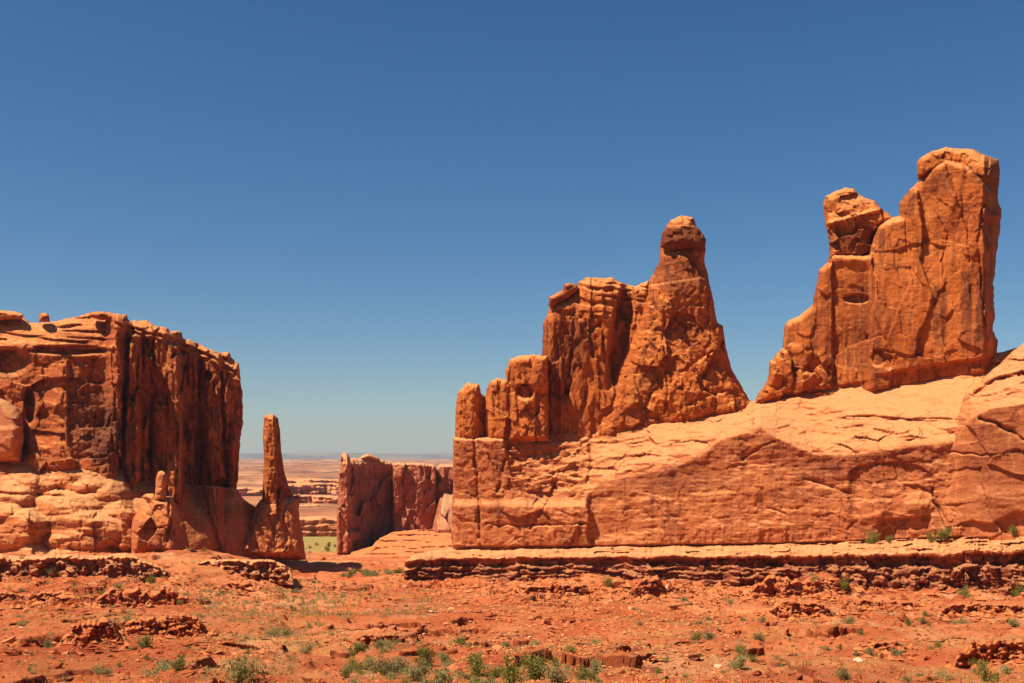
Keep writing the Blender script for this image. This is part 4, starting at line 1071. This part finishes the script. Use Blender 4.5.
def put_stone(at, wpx, kind, label, group, rs, sink=0.18):
    X, Y, Z = at
    size = wpx / F * Y
    ob = bpy.data.objects.new('boulder', STONES[kind][rs.integers(6)])
    scene.collection.objects.link(ob)
    ob.location = (X, Y - 0.3, Z + size * (0.28 - sink))
    ob.rotation_euler = (rs.uniform(-0.25, 0.25), rs.uniform(-0.25, 0.25), rs.uniform(0, 6.28))
    ob.scale = (size, size * rs.uniform(0.8, 1.1), size * rs.uniform(0.75, 1.1))
    tag(ob, label, 'boulder', group)
    return ob

GB = 'boulders on the red slope'
BOULDERS = [
    (431, 614, 8, 'pale', 'pale boulder, first of a short line of pale stones below the banded ledge tip'),
    (444, 612, 8, 'pale', 'pale boulder in the middle of the line of pale stones below the banded ledge tip'),
    (452, 610, 8, 'pale', 'brightest pale block, upper end of the short line of pale stones'),
    (450, 616, 9, 'orange', 'flat orange stone lying just under the line of pale stones'),
    (545, 622, 15, 'red', 'biggest angular red boulder, alone in the rubble in the middle of the slope'),
    (556, 635, 13, 'orange', 'orange slab tipped downhill just below the biggest angular red boulder'),
    (497, 650, 15, 'orange', 'broad orange boulder beside the green shrubs in the lower middle'),
    (523, 654, 13, 'orange', 'orange boulder to the right of the broad one above the green shrubs'),
    (455, 668, 17, 'orange', 'flat orange slab among the green shrubs at the bottom'),
    (506, 641, 9, 'red', 'small dark red boulder above the broad orange one'),
    (417, 608, 12, 'red', 'dark reddish boulder to the left of the line of pale stones'),
    (619, 586, 15, 'orange', 'smooth orange slab leaning against the foot of the banded ledge'),
    (656, 583, 9, 'pale', 'cream block, upper of two beside the small orange outcrop'),
    (668, 590, 10, 'pale', 'cream block, lower of two beside the small orange outcrop'),
    (700, 581, 8, 'pale', 'small cream block under the slot of the banded ledge right of the orange outcrop'),
    (717, 667, 10, 'pale', 'whitish oblong boulder near the bottom, left of two round shrubs'),
    (722, 651, 8, 'pale', 'whitish stone, left one of a pair above the oblong whitish boulder'),
    (732, 651, 7, 'pale', 'whitish stone, right one of a pair above the oblong whitish boulder'),
    (857, 661, 10, 'pale', 'whitish flat boulder low on the right slope among small shrubs'),
    (819, 590, 8, 'pale', 'pinkish pale boulder beside a shrub at the foot of the banded ledge'),
    (10, 640, 15, 'orange', 'flat-topped orange boulder with dark shade beneath at the left edge'),
    (23, 648, 17, 'red', 'dark red boulder just below the flat-topped one at the left edge'),
    (58, 664, 12, 'red', 'dark boulder low on the left slope below the lumpy outcrop'),
    (82, 679, 13, 'red', 'reddish boulder at the bottom edge on the left'),
    (300, 600, 9, 'orange', 'orange stone in the grassy hollow in the centre left'),
    (690, 660, 8, 'red', 'red stone left of the whitish oblong boulder'),
    (1018, 668, 13, 'red', 'dark red boulder in the bottom right corner'),
    (690, 598, 9, 'red', 'reddish block in the scree right of the cream blocks'),
    (320, 560, 12, 'red', 'low dark boulder on the valley floor in front of the pinnacle'),
]
rs = np.random.default_rng(77)
for (u, v, w, kind, lab), at in zip(BOULDERS, spots([b[0] for b in BOULDERS], [b[1] for b in BOULDERS])):
    put_stone(at, w, kind, lab, GB, rs)
REG = [  # u range, v range, how many, sizes, label
    ((500, 690), (588, 675), 95, (3.0, 8.0), 'small loose stone in the rubble fan in the middle of the slope'),
    ((400, 500), (590, 650), 30, (2.5, 6.0), 'small loose stone on bare red earth below the tip of the banded ledge'),
    ((690, 1030), (600, 680), 50, (2.5, 6.0), 'small loose stone scattered over the open red slope on the right'),
    ((0, 220), (580, 680), 50, (2.5, 7.0), 'small loose stone scattered between the dark ledges on the left slope'),
    ((220, 400), (575, 680), 20, (2.5, 5.0), 'small loose stone in the grassy hollow between the slopes'),
]
for (ur, vr, n, sz, lab) in REG:
    for at in spots(rs.uniform(*ur, n), rs.uniform(*vr, n)):
        w = sz[0] + (sz[1] - sz[0]) * rs.random() ** 2.5
        put_stone(at, w, ['red', 'orange', 'orange', 'pale'][rs.choice(4, p=[0.30, 0.28, 0.27, 0.15])], lab, lab.replace('small loose stone', 'small loose stones'), rs)

def build_gravel(name, n, seed, mat, u0, u1, v0, v1, label, at=None, big=1.0):
    r = np.random.default_rng(seed)
    u = r.uniform(u0, u1, n); v = r.uniform(v0, v1, n)
    if at is not None: u, v = at
    X, Y = hit_many(u, v)
    keep = (at is not None) | (fbm(X / 14.0, Y / 14.0, 601, 3) + 0.35 * r.random(n) > -0.02) | (r.random(n) < 0.12)
    X, Y = X[keep], Y[keep] + r.uniform(-0.5, 0.5, keep.sum()); n = len(X)
    Z = ground(X, Y)
    base = np.array([(1, 0, 0), (-1, 0, 0), (0, 1, 0), (0, -1, 0), (0, 0, 1), (0, 0, -1)], float)
    tri = np.array([(0, 2, 4), (2, 1, 4), (1, 3, 4), (3, 0, 4), (2, 0, 5), (1, 2, 5), (3, 1, 5), (0, 3, 5)])
    size = big * (0.06 + 0.22 * r.random(n) ** 2.5) * np.clip(Y / 130.0, 0.7, 2.0)
    pts = base[None] * (0.7 + 0.6 * r.random((n, 6, 1))) + 0.25 * r.normal(size=(n, 6, 3))
    a = r.uniform(0, 6.28, n); c, s_ = np.cos(a)[:, None], np.sin(a)[:, None]
    px = pts[:, :, 0] * c - pts[:, :, 1] * s_; py = pts[:, :, 0] * s_ + pts[:, :, 1] * c
    P = np.stack([px * 1.2, py, pts[:, :, 2] * 0.7], 2) * size[:, None, None] + np.stack([X, Y - 0.2, Z + 0.25 * size], 1)[:, None, :]
    faces = (tri[None] + 6 * np.arange(n)[:, None, None]).reshape(-1, 3)
    o = link_mesh(name, P.reshape(-1, 3), faces, mat, None, (0, 0, 0), False)
    o['kind'] = 'stuff'
    tag(o, label, 'gravel')
def build_scree():
    r = np.random.default_rng(15)
    us, vs, ks = [], [], []
    for (L, Yl) in _led[2:]:
        n = int(1.6 * (L[1] - L[0]))
        us.append(r.uniform(L[0] - 8, L[1] + 8, n)); vs.append(L[3] + np.abs(r.normal(0, 4.0, n)) - 0.5)
    nl = 900
    uu = r.uniform(408, 1060, nl)
    us.append(uu); vs.append(582 + 0.012 * (uu - 500) + np.abs(r.normal(0, 6, nl)))
    return np.concatenate(us), np.concatenate(vs)
_scree = build_scree()
build_gravel('scree', len(_scree[0]), 16, MAT_RED, 0, 1, 0, 1, 'dark red broken blocks fallen along the feet of the ledges', _scree, 2.1)
build_gravel('gravel', 30000, 5, MAT_STONE, -70, 1090, 571, 696, 'loose red gravel and small broken stones strewn over the red earth')
build_gravel('rubble', 9000, 6, MAT_ORANGE, 440, 740, 584, 690, 'paler orange rubble spread in a fan down the middle of the slope')

# ------------------------------------------------------------------ plants
def leaf_material(name, lo, hi):
    m, nt, b = nodes_of(name)
    n = NB(nt)
    oi = n.new('ShaderNodeObjectInfo')
    f = n.math('ADD', n.math('MULTIPLY', n.noise(n.pos(), 2.5, 3, 0.6), 0.7), n.math('MULTIPLY', oi.outputs['Random'], 0.3))
    c = n.ramp(f, [(0.3, lo), (0.7, hi)])
    n.link(c, b.inputs['Base Color'])
    tr = n.new('ShaderNodeBsdfTranslucent'); n.link(c, tr.inputs['Color'])
    mx = n.new('ShaderNodeMixShader'); mx.inputs[0].default_value = 0.4
    n.link(b.outputs[0], mx.inputs[1]); n.link(tr.outputs[0], mx.inputs[2])
    n.link(mx.outputs[0], nt.nodes['Material Output'].inputs['Surface'])
    return m
MAT_SAGE = leaf_material('sage_leaves', (0.24, 0.20, 0.065), (0.42, 0.35, 0.14))
MAT_OLIVE = leaf_material('olive_leaves', (0.16, 0.145, 0.025), (0.31, 0.27, 0.06))
MAT_DRY = leaf_material('dry_straw', (0.34, 0.26, 0.085), (0.52, 0.40, 0.15))
MAT_TWIG = leaf_material('twigs', (0.13, 0.085, 0.05), (0.22, 0.14, 0.08))

def shrub_meshes(seed, mat, nleaf=520, leaf=0.055, tall=0.8):
    """a shrub 1 m across: a cloud of small leaves on a few clumped branches"""
    r = np.random.default_rng(seed)
    nb = 11
    az = r.uniform(0, 6.28, nb); el = r.uniform(0.25, 1.45, nb); ln = r.uniform(0.30, 0.52, nb)
    tips = np.stack([np.cos(az) * np.cos(el) * ln, np.sin(az) * np.cos(el) * ln, tall * np.sin(el) * ln * 1.25 + 0.04], 1)
    V = []; Fc = []
    for k in range(nb):                       # twigs: thin three-sided spikes
        t = tips[k]; w = 0.012; q = len(V)
        side = np.array([-t[1], t[0], 0]); side = side / (np.linalg.norm(side) + 1e-6) * w
        V += [tuple(side), tuple(-side), (0, 0, w * 2), tuple(t)]
        Fc += [(q, q + 1, q + 3), (q + 1, q + 2, q + 3), (q + 2, q, q + 3)]
    twig = (np.array(V), np.array(Fc))
    k = r.integers(nb, size=nleaf)
    f = r.random(nleaf) ** 0.5
    c = tips[k] * f[:, None] + r.normal(size=(nleaf, 3)) * np.array([0.075, 0.075, 0.06])
    c[:, 2] = np.maximum(c[:, 2], 0.02)
    d1 = r.normal(size=(nleaf, 3)); d1 /= np.linalg.norm(d1, axis=1)[:, None]
    d1[:, 2] = np.abs(d1[:, 2]) + 0.2
    d2 = np.cross(d1, r.normal(size=(nleaf, 3))); d2 /= np.linalg.norm(d2, axis=1)[:, None]
    s1 = leaf * r.uniform(0.6, 1.4, nleaf)[:, None]
    P = np.stack([c - d2 * s1 * 0.35, c + d2 * s1 * 0.35, c + d1 * s1], 1)
    return twig, (P.reshape(-1, 3), np.arange(nleaf * 3).reshape(-1, 3))

def mesh_data(name, VF, mat):
    o = link_mesh(name, VF[0], VF[1], mat, None, (0, 0, 0), False)
    me = o.data
    bpy.data.objects.remove(o)
    return me
SHRUBS = {}
for sname, mat, tall in (('sage', MAT_SAGE, 0.75), ('olive', MAT_OLIVE, 1.0), ('dry', MAT_DRY, 0.6)):
    SHRUBS[sname] = []
    for k in range(5):
        twig, leaves = shrub_meshes(700 + k + 10 * len(SHRUBS), mat, 900 if sname != 'dry' else 600, 0.055, tall)
        SHRUBS[sname].append((mesh_data('branches', twig, MAT_TWIG), mesh_data('foliage', leaves, mat)))

def put_shrub(at, wpx, kind, label, group, rs, parts=True):
    X, Y, Z = at
    size = wpx / F * Y * 1.25
    tw, fo = SHRUBS[kind][rs.integers(5)]
    rz = rs.uniform(0, 6.28)
    sc = (size, size, size * rs.uniform(0.85, 1.2))
    if parts:
        t = thing('shrub', label, 'shrub', (X, Y, Z - 0.04), group)
        t.rotation_euler = (0, 0, rz); t.scale = sc
        for nm, me in (('branches', tw), ('foliage', fo)):
            c = bpy.data.objects.new(nm, me); scene.collection.objects.link(c); c.parent = t
        return t
    ob = bpy.data.objects.new('shrub', fo); scene.collection.objects.link(ob)
    ob.location = (X, Y, Z - 0.04); ob.rotation_euler = (0, 0, rz); ob.scale = sc
    tag(ob, label, 'shrub', group)
    return ob

GS = 'desert shrubs on the red slope'
SHRUB_LIST = [
    (428, 664, 17, 'olive', 'upright olive green shrub, uppermost of the green clump at the bottom middle'),
    (419, 678, 20, 'sage', 'grey-green shrub at the bottom under the upright olive one'),
    (402, 668, 18, 'sage', 'pale grey-green shrub at the near end of the bottom clump'),
    (383, 672, 20, 'sage', 'spreading grey-green shrub at the outer end of the bottom clump'),
    (445, 662, 13, 'sage', 'small grey-green shrub just right of the upright olive one'),
    (477, 672, 22, 'olive', 'tall green shrub in the middle of the bottom clump'),
    (440, 684, 26, 'sage', 'wide grey-green shrub cut by the bottom edge below the orange slab'),
    (482, 686, 24, 'olive', 'dark green shrub at the bottom edge under the tall green one'),
    (510, 680, 24, 'olive', 'wide green shrub at the bottom right of the tall green one'),
    (535, 679, 26, 'olive', 'bushy green shrub at the bottom, last big one of the clump'),
    (556, 683, 20, 'sage', 'grey-green shrub at the bottom edge beside the bushy green one'),
    (582, 680, 13, 'olive', 'small round green shrub alone at the bottom, right of the clump'),
    (595, 670, 16, 'sage', 'greyish shrub above the small round green one'),
    (628, 668, 14, 'sage', 'grey shrub between the bottom clump and the two round shrubs'),
    (741, 655, 16, 'olive', 'green shrub, upper one of two touching round shrubs'),
    (739, 669, 15, 'sage', 'greyer shrub, lower one of two touching round shrubs'),
    (783, 666, 16, 'sage', 'grey domed shrub to the right of the two touching shrubs'),
    (759, 638, 13, 'sage', 'grey-green shrub above the two touching round shrubs'),
    (697, 643, 13, 'olive', 'olive shrub, outer one of a pair below the middle of the slope'),
    (709, 646, 12, 'sage', 'grey shrub, inner one of a pair below the middle of the slope'),
    (698, 626, 10, 'sage', 'small grey shrub above the pair on the middle of the slope'),
    (708, 617, 9, 'sage', 'tiny grey shrub high on the slope above the small grey one'),
    (608, 588, 11, 'olive', 'olive shrub beside the smooth orange slab at the ledge foot'),
    (690, 578, 10, 'olive', 'green shrub at the foot of the banded ledge above the cream blocks'),
    (735, 578, 12, 'olive', 'green shrub in the banded ledge slot right of the cream blocks'),
    (815, 588, 13, 'sage', 'grey shrub on the banded ledge foot, left of the pinkish boulder'),
    (844, 592, 13, 'olive', 'green shrub on the banded ledge foot, right of the pinkish boulder'),
    (902, 593, 17, 'olive', 'largest round green shrub at the foot of the banded ledge'),
    (897, 584, 11, 'sage', 'grey-green shrub growing just above the largest round one'),
    (966, 599, 14, 'olive', 'round green shrub standing below the knobbly red beds on the right'),
    (1020, 597, 15, 'olive', 'bright green shrub at the right edge below the knobbly red beds'),
    (960, 622, 14, 'sage', 'thin upright grey shrub below the round green one on the right'),
    (923, 619, 10, 'sage', 'small grey shrub left of the thin upright one'),
    (848, 628, 12, 'sage', 'straggly grey shrub on the open slope on the right'),
    (1014, 632, 12, 'sage', 'grey shrub by the right edge above the deep undercut ledge'),
    (870, 657, 12, 'sage', 'grey-green shrub, lower one left of the short dark ledge'),
    (897, 654, 13, 'sage', 'grey-green shrub growing in front of the short dark ledge'),
    (843, 683, 14, 'sage', 'grey shrub at the bottom edge left of the whitish flat boulder'),
    (943, 680, 17, 'dry', 'yellowish shrub at the bottom edge below the deep undercut ledge'),
    (985, 684, 18, 'olive', 'green shrub at the bottom edge under the deep undercut ledge'),
    (1006, 675, 15, 'dry', 'dry yellow shrub in the bottom right corner'),
    (38, 572, 16, 'sage', 'grey-green shrub in the gap of the long dark ledge on the left'),
    (52, 577, 13, 'sage', 'grey shrub just below the gap of the long dark ledge'),
    (117, 590, 13, 'sage', 'grey-green shrub on the slope above the thin ledge of rubble'),
    (152, 582, 12, 'olive', 'small green shrub below the right end of the long dark ledge'),
    (122, 612, 13, 'olive', 'green shrub above the dark undercut ledge on the left'),
    (113, 610, 12, 'dry', 'dry yellow shrub beside the green one on the left slope'),
    (48, 652, 13, 'sage', 'grey shrub left of the lumpy outcrop'),
    (22, 630, 12, 'dry', 'straw-coloured shrub near the left edge'),
    (145, 650, 15, 'olive', 'green shrub under the dark undercut ledge on the left'),
    (104, 672, 13, 'sage', 'grey-green shrub low on the left slope'),
    (160, 679, 24, 'sage', 'wide grey shrub at the bottom on the left'),
    (178, 681, 15, 'olive', 'green shrub at the bottom touching the wide grey one'),
    (240, 684, 34, 'dry', 'broad pale yellow shrub at the bottom edge'),
    (272, 630, 14, 'sage', 'grey shrub in the grassy hollow, left of two'),
    (285, 634, 13, 'sage', 'grey shrub in the grassy hollow, right of two'),
    (307, 653, 14, 'sage', 'lone grey-green shrub below the grassy hollow'),
    (367, 660, 14, 'sage', 'grey shrub above the outer end of the bottom clump'),
]
rs = np.random.default_rng(99)
for (u, v, w, kind, lab), at in zip(SHRUB_LIST, spots([b[0] for b in SHRUB_LIST], [b[1] for b in SHRUB_LIST])):
    put_shrub(at, w * (1.35 if v > 655 else 1.1), kind, lab, GS, rs)
# green growth at the foot of the wall
for (u, v, w, lab) in [(945, 541, 24, 'bright green shrub at the wall foot right of the hollow under the arch'), (930, 543, 14, 'small green shrub at the wall foot just left of the bright one'),
                       (872, 545, 20, 'low green shrub at the wall foot under the blind arch'), (890, 544, 12, 'tiny green shrub at the wall foot inside the hollow'),
                       (1014, 536, 16, 'green shrub on the pale shelf at the right edge')]:
    Y0 = float(Dw(u)) - 3.5
    put_shrub(tuple(float(q) for q in ray_point(u, v - 1.0, Y0)), 0.75 * w, 'olive', lab, 'green shrubs at the foot of the wall', rs)
SREG = [
    ((343, 408), (571, 579), 22, (5, 9), ['olive', 'sage'], 'small green shrub in the row along the wash by the tip of the banded ledge'),
    ((305, 340), (545, 553), 10, (3, 5), ['olive'], 'tiny green shrub on the grassy flat between pinnacle and butte'),
    ((215, 345), (585, 640), 25, (4, 8), ['sage', 'dry', 'dry', 'sage'], 'little dry shrub in the grassy hollow between the slopes'),
    ((600, 1030), (600, 684), 50, (5, 10), ['sage', 'sage', 'dry', 'olive'], 'little grey shrub dotting the open red slope under the banded ledge'),
    ((0, 215), (583, 684), 35, (5, 11), ['sage', 'dry', 'dry', 'olive'], 'little dry shrub dotting the slope between the dark ledges on the left'),
    ((345, 600), (645, 692), 85, (6, 16), ['sage', 'olive', 'dry'], 'little shrub filling in the green clump at the bottom middle'),
    ((170, 300), (551, 555), 9, (3, 6), ['olive', 'dry'], 'tiny shrub along the foot of the shadowed apron'),
]
for (ur, vr, n, sz, kinds, lab) in SREG:
    for at in spots(rs.uniform(*ur, n), rs.uniform(*vr, n)):
        put_shrub(at, rs.uniform(*sz), kinds[rs.integers(len(kinds))], lab, lab.replace('shrub', 'shrubs', 1), rs, False)

def build_grass():
    r = np.random.default_rng(8)
    us, vs = [], []
    for (u0, u1, v0, v1, n) in [(200, 345, 582, 645, 2600), (345, 600, 640, 690, 1800), (200, 300, 655, 690, 700), (20, 200, 560, 690, 900), (600, 1040, 600, 690, 900), (300, 440, 585, 620, 900)]:
        us.append(r.uniform(u0, u1, n)); vs.append(r.uniform(v0, v1, n))
    u = np.concatenate(us); v = np.concatenate(vs)
    X, Y = hit_many(u, v)
    keep = fbm(X / 8.0, Y / 8.0, 611, 3) > -0.05
    X, Y = X[keep], Y[keep] + r.uniform(-0.6, 0.6, keep.sum()); n = len(X)
    Z = ground(X, Y)
    nb = 9
    a = r.uniform(0, 6.28, (n, nb)); h = r.uniform(0.18, 0.45, (n, nb)) * np.clip(Y / 120.0, 0.8, 1.6)[:, None]
    lean = r.uniform(0.1, 0.6, (n, nb)) * h; w = 0.045 * np.clip(Y / 120.0, 0.8, 2.0)[:, None] + 0 * h
    ox = r.normal(0, 0.14, (n, nb)); oy = r.normal(0, 0.14, (n, nb))
    bx = X[:, None] + ox; by_ = Y[:, None] + oy - 0.3; bz = Z[:, None] - 0.05 + 0 * ox
    b = r.uniform(0, 6.28, (n, nb))
    P = np.stack([np.stack([bx - np.cos(b) * w, by_ - np.sin(b) * w, bz], 2), np.stack([bx + np.cos(b) * w, by_ + np.sin(b) * w, bz], 2),
                  np.stack([bx + np.cos(a) * lean, by_ + np.sin(a) * lean, bz + h], 2)], 2)
    o = link_mesh('grass', P.reshape(-1, 3), np.arange(n * nb * 3).reshape(-1, 3), MAT_DRY, None, (0, 0, 0), False)
    o['kind'] = 'stuff'
    tag(o, 'dry straw-coloured bunch grass growing in drifts on the red earth', 'grass')
build_grass()

# ------------------------------------------------------------------ the air
def build_haze():
    m = bpy.data.materials.new('haze'); m.use_nodes = True
    nt = m.node_tree; nt.nodes.clear()
    out = nt.nodes.new('ShaderNodeOutputMaterial'); pv = nt.nodes.new('ShaderNodeVolumePrincipled')
    pv.inputs['Color'].default_value = (0.80, 0.88, 1.0, 1)
    pv.inputs['Density'].default_value = 3.3e-5
    pv.inputs['Anisotropy'].default_value = 0.2
    nt.links.new(pv.outputs[0], out.inputs['Volume'])
    x0, x1, y0, y1, z0, z1 = -19000, 19000, -400, 17000, -170, 165
    V = [(x, y, z) for x in (x0, x1) for y in (y0, y1) for z in (z0, z1)]
    Fc = [(0, 1, 3, 2), (4, 6, 7, 5), (0, 4, 5, 1), (2, 3, 7, 6), (0, 2, 6, 4), (1, 5, 7, 3)]
    o = link_mesh('haze', V, Fc, m, None, (0, 0, 0), False)
    o['kind'] = 'stuff'
    tag(o, 'thin blue haze in the air that pales the far plain and mountains', 'haze')
build_haze()
